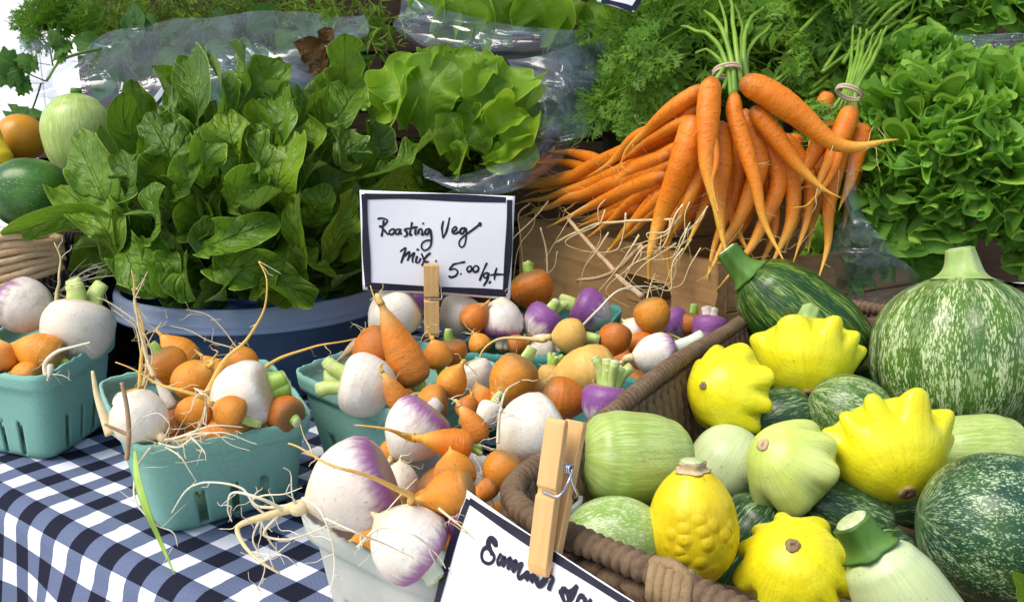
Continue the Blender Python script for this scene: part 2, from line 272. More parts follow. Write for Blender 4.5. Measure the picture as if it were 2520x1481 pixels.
skin('squash_light', (.36, .50, .10), (.48, .60, .18), (.50, .62, .24), (22, 22, 5), (.2, .5), .5, .34); skin('squash_speckle', (.24, .40, .06), (.32, .48, .12), (.58, .68, .38), (22, 22, 18), (.08, .26), .2, .34, net=True)
skin('squash_pale', (.55, .66, .30), (.66, .75, .44), None, streak=.35, rough=.32)
skin('squash_yellow', (.84, .67, .015), (.80, .58, .012), wart=1, streak=.2, rough=.36); skin('squash_orange', (.72, .32, .02), (.62, .28, .02), streak=.15, rough=.35); skin('crookneck', (.84, .56, .02), (.86, .62, .03), streak=.15, rough=.3)
skin('zucchini_dark', (.020, .070, .010), (.032, .095, .012), (.28, .40, .07), (32, 32, 6), (.15, .32), .2, .26, 9, (.012, .045, .012), net=True)
skin('zucchini_blue', (.018, .06, .016), (.030, .085, .03), (.32, .44, .2), (22, 22, 8), (.17, .34), .1, .3, 0, None, net=True)
skin('pumpkin_mottle', (.045, .12, .014), (.10, .20, .022), (.50, .60, .30), (34, 34, 17), (.10, .25), .1, .3, 10, (.045, .12, .016), bump=.2, net=True)
skin('pumpkin_blue', (.016, .060, .034), (.04, .105, .022), (.38, .52, .28), (26, 26, 44), (.13, .30), .1, .28, 0, None, bump=.2, net=True)
skin('melon_green', (.028, .11, .022), (.07, .19, .016), (.30, .42, .08), (22, 22, 18), (.1, .22), .5, .28)
simple('squash_stem', (.24, .38, .09), (.42, .52, .2), 60, .5, .4, .002, .3, 4, (1, 1, .15)); simple('stem_dark', (.055, .14, .02), (.10, .22, .035), 60, .5, .4, .002, .3, 4, (1, 1, .2)); simple('scar', (.32, .22, .11), (.20, .13, .06), 260, .85, .6); simple('scar_pale', (.62, .48, .28), (.5, .36, .18), 200, .8, .5)
def gingham():
    n = N('gingham', .85, .1); s = n.sep(n.rt()); ps = n.pos()
    def st(x):
        wv = n.mt('ADD', n.mt('DIVIDE', x, .042), n.mt('MULTIPLY', n.mt('SUBTRACT', n.noise(ps, 30, 2), .5), .012)); return n.mt('GREATER_THAN', n.mt('FRACT', wv), .5)
    A, B = st(s[0]), st(s[1]); k = n.mt('ADD', A, B)
    tw = n.mt('SINE', n.mt('MULTIPLY', n.mt('ADD', s[0], n.mt('MULTIPLY', s[1], 1.)), 5200.)); fib = n.noise(n.rt(), 1500, 2)
    mid = n.mix(n.mr(n.mt('ADD', n.mt('MULTIPLY', tw, .25), fib), .2, .8), (.045, .06, .125), (.20, .245, .36))
    c = n.mix(n.mt('GREATER_THAN', k, .5), (.74, .76, .81), mid); c = n.mix(n.mt('GREATER_THAN', k, 1.5), c, n.mix(fib, (.008, .010, .02), (.02, .022, .038)))
    n.col(c).bump(n.mt('ADD', fib, n.mt('MULTIPLY', n.noise(ps, 40, 3), 2)), .25, .0015); M['gingham'] = n.m
gingham()
simple('ground', (.62, .60, .56), (.52, .50, .47), 3, .9); simple('canvas', (.55, .56, .58), (.5, .5, .53), 5, .8)
simple('tent_white', (.86, .86, .86), (.82, .82, .82), 4, .8)
# ================================================================ setting: ground, table, cloth
g = obj('ground', grid(np.stack(np.meshgrid(np.linspace(-120, 120, 9), np.linspace(-60, 200, 9)), -1).reshape(9, 9, 2) @ np.array([[1, 0, 0], [0, 1, 0]])+np.array([0, 0, -.76])), M['ground']); tag(g, kind='structure')
E1 = np.array([.807, -.591, 0]); E2 = np.array([.591, .807, 0]); O = np.array([-.335, .672, 0])
def tp(a, b, z=0): return O+E1*a+E2*b+np.array([0, 0, z])
tb = thing('table', 'folding table standing beneath the gingham cloth', 'table', tp(-.1, .7, -.75))
obj('table_top', box(tp(-.1, .78, -.022), E1*1.0, E2*.74, (0, 0, .012)), M['black_plastic'], tb, False, bevel=.003)
for a in (-.95, .75):
    for b in (.15, 1.4): obj('leg', tube([tp(a, b, -.75), tp(a, b, -.036)], .014, seg=10, n=3), M['steel_leg'], tb)
na, aa = 220, np.linspace(-1.15, .95, 220)
bb = np.r_[np.linspace(1.55, .05, 110), np.linspace(.046, -.36, 90)]; A_, B_ = np.meshgrid(aa, bb); rr = .022
rt_ = np.stack([A_+.004*sn(np.stack([A_, B_], -1), 9, 3), B_+.004*sn(np.stack([A_, B_], -1), 8, 5), A_*0], -1)
Pc = np.zeros(A_.shape+(3,)); arc = rr*math.pi/2
for i, b in enumerate(bb):
    wv = .5+.5*np.sin(aa*21+1.3*np.sin(aa*7+.6)+.5)
    if b > 0: off, z = b, np.zeros(na)
    elif b > -arc: th = -b/rr; off, z = -rr*math.sin(th), np.full(na, -rr*(1-math.cos(th)))
    else:
        dn = -b-arc; k = min(1, dn/.16); off = -rr-k*.055*wv-.10*dn; z = np.full(na, -rr-dn*.985)-.006*wv*k
    Pc[i] = O+E1*aa[:, None]+E2*(np.ones(na)*off)[:, None]; Pc[i, :, 2] = z
Pc[..., 2] += np.where(B_ > .01, .0012*sn(np.stack([A_, B_], -1), 22, 8), 0)-.0015
cl = obj('tablecloth', grid(Pc, rt_), M['gingham'], solid=.0012); tag(cl, 'navy and white gingham tablecloth hanging over the table edge', 'tablecloth')
# ================================================================ pulp boxes
def pulp_box(top, bot, mat, label, slots=True, seed=1):
    top = np.array(top); bot = np.array(bot); root = thing('berry_box', label, 'box', bot.mean(0), 'moulded pulp boxes of roots')
    npm = 176; a = np.linspace(0, 2*math.pi, npm, False); c, s = np.cos(a), np.sin(a); k = (np.abs(c)**7+np.abs(s)**7)**(-1/7.)
    U = (c*k+1)/2; Vv = (s*k+1)/2                            # rounded square on the unit square
    def bil(Q): return Q[0]*((1-U)*(1-Vv))[:, None]+Q[1]*(U*(1-Vv))[:, None]+Q[2]*(U*Vv)[:, None]+Q[3]*((1-U)*Vv)[:, None]
    Tp, Bt = bil(top), bil(bot); cen = top.mean(0); out = nz((Tp-cen)*np.array([1, 1, 0])); hs = np.linspace(0, 1, 30); rows = []
    per = np.r_[0, np.cumsum(np.linalg.norm(np.diff(Tp, axis=0), axis=1))]
    for h in hs:
        p = Bt*(1-h)+Tp*h; o = .0009*sn(np.stack([np.cos(a)*3, np.sin(a)*3, a*0+h*4], -1), 1., seed)
        o = o+(.0055 if h > .855 else (-.0012 if h > .78 else 0))-.004*max(0, .06-h)/.06*1.; q = p+out*np.asarray(o)[..., None] if np.ndim(o) else p+out*o
        if h > .97: q = q+np.array([0, 0, 1])*(.0009*sn(np.stack([np.cos(a)*22, np.sin(a)*22], -1), 1., seed+4)+.0009*sn(np.stack([np.cos(a)*70, np.sin(a)*70], -1), 1., seed+7)+.002)[:, None]
        q[:, 2] = np.maximum(q[:, 2], .0025); rows.append(q)
    V = np.array(rows); Fs = []
    ang = np.degrees(a); sl = set()
    if slots:
        for base in (0, 90, 180, 270):
            for dlt in (-24, 0, 22):
                for j in range(npm):
                    if abs((ang[j]-base-dlt+180) % 360-180) < 3.3: sl.add(j)
    for i in range(29):
        for j in range(npm):
            if j in sl and .03 < hs[i] < (.42 if j % 3 else .38): continue
            Fs.append((i*npm+j, i*npm+(j+1) % npm, (i+1)*npm+(j+1) % npm, (i+1)*npm+j))
    Vf = V.reshape(-1, 3); fl = len(Vf); Vf = np.vstack([Vf, Bt.mean(0)+[0, 0, .004]]); Fs += [(fl, (j+1) % npm, j) for j in range(npm)]
    obj('shell', (Vf, Fs), mat, root, solid=.0028)
    return root
def v2(p): return np.array([p[0], p[1], 0.])
def unit(p): return p/np.linalg.norm(p)
# box in the middle (front left, front right, back right, back left)
tB = [Z(342, 1108, .092), Z(766, 1036, .092), Z(642, 884, .104), Z(250, 936, .104)]
b0, b1 = Z(405, 1322, 0), Z(742, 1224, 0); bB = [b0, b1, b1+v2(tB[2]-tB[1])*.8, b0+v2(tB[3]-tB[0])*.8]
BOXB = pulp_box(tB, bB, M['pulp_teal'], 'teal pulp box with its slotted front face bare, holding two white turnips among golden beets', seed=11)
k = Z(100, 934, .092); k2 = Z(287, 814, .104); k0 = k+unit(v2(Z(0, 917, .092)-k))*.135; tA = [k0, k, k2, k0+k2-k]
n0 = Z(124, 1137, 0); n1 = n0+v2(k2-k)*.78; nl = n0+unit(v2(Z(0, 1116, 0)-n0))*.105; bA = [nl, n0, n1, nl+n1-n0]
BOXA = pulp_box(tA, bA, M['pulp_teal'], 'teal pulp box of two big white turnips beside the bundle of tan roots', seed=12)
cl_ = Z(722, 916, .092); cn = cl_+unit(v2(Z(988, 1012, .095)-cl_))*.165; cb = cl_+unit(v2(Z(830, 864, .099)-cl_))*.15; tC = [cl_, cn, cn+cb-cl_, cb]
def foot(T, k=.78, dx=0, dy=0): c = np.mean(T, 0); return [np.array([c[0]+(q[0]-c[0])*k+dx, c[1]+(q[1]-c[1])*k+dy, 0]) for q in T]
BOXC = pulp_box(tC, foot(tC, .8), M['pulp_teal'], 'teal pulp box holding the upright carrot below the roasting mix sign', seed=13)
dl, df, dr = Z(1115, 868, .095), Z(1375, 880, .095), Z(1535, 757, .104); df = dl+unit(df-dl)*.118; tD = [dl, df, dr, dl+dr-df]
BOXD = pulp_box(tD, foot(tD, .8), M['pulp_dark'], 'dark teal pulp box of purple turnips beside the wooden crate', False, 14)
el, en = Z(735, 1263, .09), Z(1078, 1428, .09); er = en+np.array([.66, .75, 0])*.135; tE = [el, en, er, el+er-en]
e0, e1 = Z(800, 1495, .0), 0; bE = foot(tE, .78)
BOXE = pulp_box(tE, bE, M['pulp_grey'], 'pale grey weathered pulp box overflowing with purple topped turnips', seed=15)
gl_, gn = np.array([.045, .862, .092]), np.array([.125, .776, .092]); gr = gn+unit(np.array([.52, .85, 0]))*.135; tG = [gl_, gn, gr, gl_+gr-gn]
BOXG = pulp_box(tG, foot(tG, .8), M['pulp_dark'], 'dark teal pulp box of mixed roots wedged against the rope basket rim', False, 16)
# ================================================================ rope basket
def rope_basket(name, label, corners, zr, rim, mat, rr=.25, pitch=.0145, taper=.88, strands=True):
    Q = np.array([[c[0], c[1]] for c in corners]); cen = Q.mean(0); root = thing(name, label, 'basket', (*cen, 0)); path = []
    for i in range(4):
        p0, p, p1 = Q[i-1], Q[i], Q[(i+1) % 4]; a = p+unit(p0-p)*rr*.25; b = p+unit(p1-p)*rr*.25
        path += [a*(1-t)**2+2*p*t*(1-t)+b*t*t for t in np.linspace(0, 1, 7)]
    path.append(path[0]); L = np.array(path); d = np.r_[0, np.cumsum(np.linalg.norm(np.diff(L, axis=0), axis=1))]; tot = d[-1]
    n = int(tot/.00062); x = np.linspace(0, tot, n); P = np.stack([np.interp(x, d, L[:, 0]), np.interp(x, d, L[:, 1]), np.full(n, zr)], -1)
    P[:, 2] += .004*sn(P[:, :2], 14, 5)
    ph = x/.0062*math.pi
    def md(a, t): return 0.64+.44*np.abs(np.sin(ph[:, None]+a*.5+.35*np.sin(x*95)[:, None]))**.4+.04*np.sin(x*171+1.)[:, None]+.03*np.sin(a*3+x[:, None]*70)
    obj('rim', sweep(P, np.full(n, rim), 14, md, ref=(0, 0, 1)), mat, root)
    if strands:
        hz = zr-.006; m = int(tot/pitch); h = np.linspace(0, 1, 40)
        pt = np.stack([.0012*np.sin(h*9), h*0, h*hz-hz], -1); base = mesh('rope_strand', *sweep(pt, np.full(40, pitch*.56), 8, lambda a, t: .70+.42*np.abs(np.sin(t*30+a))**.6, t=h)[:2], mat)
        for i in range(m):
            s = (i+.5)*tot/m; p = np.array([np.interp(s, d, L[:, 0]), np.interp(s, d, L[:, 1])]); inn = cen-p; o = bpy.data.objects.new('rope_strand', base); COL.objects.link(o); o.parent = root
            o.location = (p[0]-cen[0], p[1]-cen[1], hz); ang = math.atan((1-taper)*np.linalg.norm(inn)/hz); iv = unit(inn)
            o.rotation_mode = 'QUATERNION'; o.rotation_quaternion = Vector((0, 0, -1)).rotation_difference(Vector((iv[0]*math.sin(ang), iv[1]*math.sin(ang), -math.cos(ang))))
    bt = (L[:-1]-cen)*taper+cen; V = np.c_[bt, np.full(len(bt), .004)]; obj('base', (np.vstack([V, V+[0, 0, .006]]), [tuple(range(len(bt)))[::-1], tuple(range(len(bt), 2*len(bt)))]+[(i, (i+1) % len(bt), len(bt)+(i+1) % len(bt), len(bt)+i) for i in range(len(bt))]), mat, root, False)
    return root
P0, P3 = np.array([-.019, .467]), np.array([.30, .99]); fd = unit(np.array([.73, -.68])); P1, P2 = P0+fd*.40, P3+fd*.42
BASK = rope_basket('rope_basket', 'brown twisted rope basket piled with summer squash', [P0, P1, P2, P3], .125, .0068, M['rope'])
# rope lashing on the front rim
lp = P0+fd*.128; lz = []
for i in range(5): 
    th = np.linspace(0, 2*math.pi, 22); q = lp+fd*(i-2)*.0046; up_ = np.array([0, 0, 1.]); ov = np.array([-fd[1], fd[0], 0])*-1
    lz.append(sweep(np.array([np.r_[q, .124]+.0088*(math.cos(t)*up_+math.sin(t)*ov)+np.r_[fd, 0]*.004*math.sin(t) for t in th]), np.full(22, .0030), 8))
lz.append(tube([np.r_[lp-fd*.011, .132], np.r_[lp, .1355], np.r_[lp+fd*.011, .131]], .0032, seg=8)); obj('lashing', join(lz), M['rope_tan'], BASK)
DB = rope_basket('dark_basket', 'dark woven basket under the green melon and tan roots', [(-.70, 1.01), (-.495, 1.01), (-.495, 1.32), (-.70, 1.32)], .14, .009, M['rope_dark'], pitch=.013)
# ================================================================ plastic tub of chard
TC = np.array([-.318, 1.095, 0]); tub = thing('plastic_tub', 'round translucent blue plastic tub under the chard', 'tub', TC)
def revolve(pf, cen, seg=96):
    a = np.linspace(0, 2*math.pi, seg, False); pf = np.array(pf); V = np.stack([cen[0]+pf[:, 0:1]*np.cos(a), cen[1]+pf[:, 0:1]*np.sin(a), cen[2]+pf[:, 1:2]*np.ones((1, seg))], -1).reshape(-1, 3); n = len(pf)
    return V, [(i*seg+j, i*seg+(j+1) % seg, (i+1)*seg+(j+1) % seg, (i+1)*seg+j) for i in range(n-1) for j in range(seg)]
obj('bowl', revolve([(.001, .004), (.12, .004), (.132, .012), (.150, .094), (.1535, .1), (.158, .119)], TC), M['tub_plastic'], tub, solid=.0025)
obj('rim', revolve([(.1572, .1215), (.1605, .123), (.164, .1215), (.1655, .117), (.1655, .108), (.1672, .106), (.1678, .103), (.1668, .1015), (.1688, .099), (.1692, .096), (.1675, .0955), (.160, .0985), (.1565, .100), (.1572, .1215)], TC), M['tub_rim'], tub)
# ================================================================ crates
def plank(p, d, L, h, th, z0, n):                           # a board: start, direction, length, height, thickness (towards n)
    d, n = np.r_[d, 0], np.r_[n, 0]; c = np.r_[p, z0]+d*L/2+n*th/2+np.array([0, 0, h/2]); V, Fs = box(c, d*L/2, n*th/2, (0, 0, h/2)); loc = np.array([[i*L/2+c[0]*3, k*h/2+c[2], j*th/2] for k in (-1, 1) for j in (-1, 1) for i in (-1, 1)]); return V, Fs, loc
CA = np.array([.012, 1.35]); CB = np.array([.227, .972]); CDv = unit(CB-CA); CN = np.array([-CDv[1], CDv[0]])*-1; CN = CN if CN[1] < 0 else -CN; CL = np.linalg.norm(CB-CA)
cr = thing('wooden_crate', 'brown wooden crate with an oval handle hole, draped with carrots', 'crate', (*((CA+CB)/2-CN*.2), 0))
def hole_panel():
    # end panel with an oval hand hole: outline bridged to the hole ring, front and back
    hc = None; r = ray(1592, 716); t_ = ((np.r_[CA, 0]-CAM) @ np.r_[CN, 0])/(r @ np.r_[CN, 0]); q = CAM+r*t_; hx, hz = (q[:2]-CA) @ CDv, q[2]; Hh = .165
    nn = 48; a = np.linspace(0, 2*math.pi, nn, False)+math.pi/nn; ring = []
    for t in a:
        c, s = math.cos(t), math.sin(t); ring.append((hx+np.sign(c)*.031*(abs(c) > 1e-6)+.0165*c, hz+.0165*s))
    outer = []
    for t in a:
        c, s = math.cos(t), math.sin(t); outer.append((hx+(CL-hx if c > 0 else hx)*max(-1, min(1, c*1.6)), hz+((Hh-hz) if s > 0 else hz-.002)*max(-1, min(1, s*1.6))))
    V = []; L2 = []
    for off in (0, -.014):
        for (x, z) in ring+[((ro[0]+3*ri[0])/4, (ro[1]+3*ri[1])/4) for ri, ro in zip(ring, outer)]+outer: V.append(np.r_[CA+CDv*x+CN*off, z]); L2.append((x, z, off))
    Fs = []; n3 = 3*nn
    for k in (0, 1):
        for i in range(nn):
            j = (i+1) % nn
            f = (k*n3+i, k*n3+j, k*n3+nn+j, k*n3+nn+i), (k*n3+nn+i, k*n3+nn+j, k*n3+2*nn+j, k*n3+2*nn+i); Fs += [q if k else q[::-1] for q in f]
    for i in range(nn): j = (i+1) % nn; Fs += [(i, n3+i, n3+j, j), (2*nn+i, 2*nn+j, n3+2*nn+j, n3+2*nn+i)]
    return np.array(V), Fs, np.array(L2)
obj('end_panel', hole_panel(), M['crate_wood'], cr, False, bevel=.0015)
obj('end_panel', plank(CA-CN*.45, CDv, CL, .165, .014, .002, CN), M['crate_wood'], cr, False, bevel=.0015)
for s in (0, 1):
    for kz in range(3):
        p = (CA if s == 0 else CB-CDv*.012)-CN*.016; obj('slat', plank(p, -CN, .42, .048, .011, .004+kz*.054, CDv), M['crate_wood'], cr, False, bevel=.0012)
for i in range(5): obj('floor_board', plank(CA+CDv*(.02+i*.08)-CN*.016, -CN, .42, .008, .074, .003, CDv), M['crate_wood'], cr, False, bevel=.001)
def slat_crate(name, label, c, hx, hy, z1, mat):
    r = thing(name, label, 'crate', (*c, 0)); c = np.array(c); n = int(z1/.058)
    for sx in (-1, 1):
        for k in range(n):
            h = z1/n-.008; obj('slat', plank(c+np.array([-hx, sx*hy]), np.array([1., 0]), 2*hx, h, .01, .002+k*z1/n, np.array([0, 1.])), mat, r, False, bevel=.001); obj('slat', plank(c+np.array([sx*(hx-.012)-.005, -hy+.012]), np.array([0, 1.]), 2*hy-.014, h, .01, .002+k*z1/n, np.array([1., 0])), mat, r, False, bevel=.001)
    obj('liner', box((c[0], c[1]+hy-.016, z1/2), (hx-.012, 0, 0), (0, .003, 0), (0, 0, z1/2-.004)), mat, r, False)
    for i in range(5): obj('top_board', plank(c+np.array([-hx, -hy+.005+i*(2*hy-.01)/5]), np.array([1., 0]), 2*hx, .01, (2*hy-.01)/5-.006, z1-.001, np.array([0, 1.])), mat, r, False, bevel=.001)
    return r
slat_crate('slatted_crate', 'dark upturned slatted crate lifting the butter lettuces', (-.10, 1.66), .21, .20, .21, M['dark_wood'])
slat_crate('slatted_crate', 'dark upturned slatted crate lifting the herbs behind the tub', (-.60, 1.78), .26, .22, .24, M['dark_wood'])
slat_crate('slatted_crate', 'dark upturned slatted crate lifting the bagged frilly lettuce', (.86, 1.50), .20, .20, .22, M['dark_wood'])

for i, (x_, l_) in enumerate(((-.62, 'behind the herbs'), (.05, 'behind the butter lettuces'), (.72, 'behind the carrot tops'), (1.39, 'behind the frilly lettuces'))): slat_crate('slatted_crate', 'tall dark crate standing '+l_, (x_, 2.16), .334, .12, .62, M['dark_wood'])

# ================================================================ unseen roof added to shade the back of the stall
cn_ = thing('added_canopy', 'unseen grey canvas roof added to shade the back of the table', 'added_canopy', (0, 2.3, -.76))
xs_, ys_ = np.linspace(-1.6, 1.9, 15), np.linspace(1.10, 3.6, 13); XX, YY = np.meshgrid(xs_, ys_)
obj('roof', grid(np.stack([XX, YY, 1.28+.45*np.minimum(1-np.abs((XX-.15)/1.75), 1-np.abs((YY-2.29)/1.31))], -1)), M['canvas'], cn_, solid=.002)
for (x_, y_) in ((-1.58, 1.0), (1.88, 1.0), (-1.58, 3.58), (1.88, 3.58)): obj('pole', tube([(x_, y_, -.76), (x_, y_, 1.3)], .018, seg=10, n=3), M['steel_leg'], cn_)

wt = thing('added_white_tent', 'white tent wall added far behind the stall to brighten the background', 'tent', (-3.2, 7.0, -.76)); td = np.array([.80, -.60, 0]); tn_ = np.array([-.60, -.80, 0])  # added tent, put in to turn the far left background white
for i in range(5):
    c_ = np.array([-3.9, 7.2, .7])+td*(i-2)*1.02; obj('wall_panel', box(c_, td*.5, tn_*.01, (0, 0, 1.45)), M['tent_white'], wt, False)
obj('roof', (np.array([np.array([-3.9, 7.2, 2.16])+td*a+tn_*b+np.array([0, 0, z]) for a, b, z in ((-2.7, .15, 0), (2.7, .15, 0), (2.7, -3., 0), (-2.7, -3., 0), (0, -1.4, .9))]), [(0, 1, 4), (1, 2, 4), (2, 3, 4), (3, 0, 4)]), M['tent_white'], wt, False)
# ================================================================ root vegetables
PF = {'turnip': ([0, .02, .07, .18, .38, .58, .76, .9, 1.], [.20, .50, .75, .94, 1., .93, .72, .40, .10]),
      'beet': ([0, .03, .09, .2, .38, .58, .76, .9, 1.], [.24, .48, .72, .92, 1., .94, .73, .40, .11]),
      'long': ([0, .03, .09, .22, .4, .62, .8, .92, 1.], [.30, .55, .78, .95, 1., .84, .52, .25, .10]),
      'carrot': ([0, .02, .06, .15, .3, .55, .78, .92, 1.], [.30, .58, .82, .97, 1., .80, .47, .22, .10])}
VEG = []
def stubs(parent, c, ax, r, n, mat, seed, ln=None, spread=.5):
    rg = np.random.default_rng(seed); ln = (ln or r*.7)*.66
    for i in range(n):
        q = nz(rg.normal(size=3)); q = nz(q-ax*(q @ ax)); d = nz(ax+q*spread*rg.uniform(.2, 1)*(n > 1)); L = ln*rg.uniform(.65, 1.15); rr = r*(.29 if n < 3 else .21)*rg.uniform(.85, 1.15); p0 = c+q*r*.22*(n > 1)
        P = spl([p0-ax*r*.18, p0+d*L*.5, p0+d*L+q*L*.1], 8); st = obj('stem', sweep(P, np.linspace(rr*1.15, rr*.92, 8), 10, lambda a, t: 1+.14*np.cos(a*3+seed+t*2)+.07*np.cos(a*8+seed), flat=.8), M[mat], parent)
        e = P[-1]; T = nz(P[-1]-P[-2]); obj('cut_face', sweep(np.array([e+T*.0002, e+T*.0008]), [rr*.86, rr*.80], 10, flat=.8), M['cut_face'], st)
def hair(parent, pts, n, L, seed, mat='rootlet', r=.0005, joinname='rootlets'):
    rg = np.random.default_rng(seed); gs = []
    for i in range(n):
        k = rg.integers(0, len(pts)); p = pts[k]; d = nz(rg.normal(size=3)+np.array([0, 0, -.2])); l = L*rg.uniform(.3, 1.2); b = nz(rg.normal(size=3))
        gs.append(tube([p, p+d*l*.4+b*l*.1, p+d*l*.75+b*l*.05, p+d*l+b*l*.3], r, r*.4, 4, 9, l*.05, seed+i))
    return tag(obj(joinname, join(gs), M[mat], parent), kind='stuff')
def rootveg(kind, mat, u, v, z, r, ang, e, asp, tail, nst, label, stm='stub', lump=.05, hairs=8, fork=None, group=None, stl=None, name=None, cat=None, y=None, tr0=0):
    """body centre pixel + height, radius in px, direction of the tail, length/width, tail pixels, number of leaf stubs"""
    seed = len(VEG)*7+3; c = Z(u, v, z) if y is None else Y(u, v, y); d = dep(c); Rr = r*1.01*d/F; ax = idir(ang, e); L = 2*Rr*asp
    nm = name or {'turnip': 'turnip', 'beet': 'beet', 'long': 'beet', 'carrot': 'carrot'}[kind]
    root = thing(nm, label, cat or nm, c-np.array([0, 0, Rr]), group)
    p0 = c-ax*L*.48; nb = 34; x = np.linspace(0, 1, nb); P = p0+ax*L*x[:, None]
    bend = nz(np.cross(ax, idir(ang+90, .4)))*.05*L*math.sin(seed); P = P+np.sin(x*math.pi)[:, None]*bend
    rad = spl1(*PF[kind], x)*Rr; rad[0] = Rr*.2; end = P[-1]
    if tr0: rad = np.where(x > .6, np.maximum(rad, tr0*d/F*(1+.25*(1-x))), rad)
    tl = [end-ax*.002, end+ax*L*.10]+[(D(q[0], q[1], d+(q[2] if len(q) > 2 else 0))) for q in tail]
    tt = list(x)
    if tail:
        TP = spl(tl, 10+8*len(tail))[1:]; ln = np.linalg.norm(np.diff(TP, axis=0), axis=1).sum(); TP = TP+.0035*min(1, ln/.06)*np.stack([sn(TP, 75, seed+k) for k in range(3)], -1)*np.linspace(0, 1, len(TP))[:, None]
        s = np.linspace(0, 1, len(TP)); tr = np.maximum(rad[-1]*np.exp(-s*(1.6 if tr0 else 4)), .0014*(1-s)+.0005)*(1-.55*s)+.0002; P = np.vstack([P, TP]); rad = np.r_[rad, tr]; tt += list(1+s)
    else:
        P = np.vstack([P, end+ax*L*.06, end+ax*L*.1]); rad = np.r_[rad, rad[-1]*.5, rad[-1]*.12]; tt += [1.05, 1.1]
    tt = np.array(tt)
    def md(a, t): 
        w = np.clip(1.1-t, 0, 1); q = np.stack([np.cos(a)*1.6+0*t, np.sin(a)*1.6+0*t, t*3.+0*a], -1); rg = np.sin(t*55+3*np.sin(a+seed))*.010+np.sin(t*23+2*np.sin(a*2+seed))*.008
        return 1+w*(lump*sn(q, 1.3, seed)+.02*sn(q, 4, seed+1)+(rg if kind in ('carrot', 'long') else rg*.25))
    body = obj('root', sweep(P, rad, 30 if r > 60 else 24, md, t=tt), M[mat], root)
    if nst: stubs(root, P[0], -ax, Rr, nst, stm, seed, stl and stl*d/F)
    if hairs: hair(root, P[int(nb*.8):], int(hairs*1.6), Rr*1.0, seed, 'rootlet_pale' if 'turnip' in mat else 'rootlet')
    if fork:
        for fk in fork: obj('side_root', tube([D(q[0], q[1], d+(q[2] if len(q) > 2 else 0)) for q in fk[1]], fk[0]*.56, fk[0]*.16, 6, 12*len(fk[1]), .0034, seed+int(fk[1][0][0])), M['rootlet_pale' if 'turnip' in mat else 'rootlet'], root); hair(root, spl([D(q[0], q[1], d+(q[2] if len(q) > 2 else 0)) for q in fk[1]], 24), 5, .016, seed+int(fk[1][-1][0]), 'rootlet_pale' if 'turnip' in mat else 'rootlet', .00032)
    VEG.append(root); return root
T, Bt, Lg, Ca = 'turnip', 'beet', 'long', 'carrot'
# --- middle box
rootveg(Lg, 'golden_beet', 440, 868, .113, 43, 133, .1, 1.35, [(384, 810)], 0, 'golden beet with blunt tip standing behind the green stubbed beet, middle teal box', hairs=5)
rootveg(Bt, 'golden_beet', 413, 905, .117, 50, -60, -.1, 1.0, [], 1, 'round golden beet with one upright green stub in the middle teal box', hairs=2, stl=36)
rootveg(Bt, 'golden_beet', 478, 938, .115, 53, 42, .2, 1.05, [(520, 890), (537, 868)], 0, 'golden beet with short upright root leaning on the large white turnip', hairs=7)
rootveg(Lg, 'golden_beet', 530, 905, .106, 26, 138, 0, 1.7, [(487, 866), (478, 858)], 0, 'slim golden beet pointing at the tub, behind the large white turnip', hairs=4)
rootveg(Bt, 'golden_beet', 597, 897, .110, 43, -25, .1, .95, [(650, 905), (700, 876), (770, 858), (850, 838), (915, 822)], 0, 'golden beet whose long root bridges to the box with the upright carrot', hairs=3, fork=[(.0016, [(615, 870), (570, 855), (520, 838), (470, 808), (425, 795)]), (.0012, [(583, 855), (545, 810), (505, 780), (450, 770)])])
rootveg(T, 'turnip_white', 597, 977, .112, 84, 195, -.1, .95, [], 2, 'large smooth white turnip with a green stub in the middle teal box', 'stub', .03, 0, stl=52)
rootveg(Bt, 'dark_beet', 702, 1020, .098, 49, 160, -.9, .9, [], 1, 'brownish golden beet with its cut stub up against the teal box corner', hairs=0, stl=20)
rootveg(Bt, 'golden_beet', 480, 1010, .104, 44, 60, .3, .95, [(508, 970), (545, 900), (606, 832), (640, 770), (655, 690), (632, 630)], 0, 'golden beet with a tall yellow root rising over the blue tub rim', hairs=4, tr0=9)
rootveg(Bt, 'golden_beet', 563, 1012, .115, 42, 150, .35, .95, [(510, 985), (480, 972, -.01), (400, 948, -.012), (340, 920, -.012), (290, 893, -.012)], 1, 'small golden beet with its straight root lying left across the others', 'stub_pale', hairs=5, stl=90)
rootveg(T, 'turnip_white', 350, 1033, .108, 69, -35, .35, .95, [(400, 1088), (450, 1085), (490, 1050, -.01), (505, 975, -.02), (470, 962, -.02)], 1, 'white turnip with a tangle of pale roots over the teal box rim', 'stub_white', .05, 14, tr0=11, fork=[(.0022, [(395, 1085, -.01), (440, 1075, -.015), (520, 1052, -.015), (600, 1062, -.012)]), (.0019, [(390, 1090, -.012), (440, 1100, -.015), (480, 1075, -.015), (560, 1058, -.015), (640, 1085, -.012)]), (.002, [(385, 1090, -.01), (362, 1110, -.02), (335, 1150, -.035), (328, 1225, -.05), (380, 1290, -.05), (418, 1310, -.05), (426, 1345, -.05)]), (.0013, [(400, 1095, -.01), (450, 1120, -.03), (478, 1160, -.032), (492, 1182, -.03)]), (.0014, [(470, 1075, -.015), (500, 1110, -.03), (505, 1130, -.03)]), (.0012, [(398, 1085, -.01), (415, 1040, -.03), (385, 1010, -.03), (340, 1018, -.03)]), (.0012, [(410, 1085, -.012), (520, 1060, -.02), (560, 1085, -.02), (610, 1100, -.02)])])
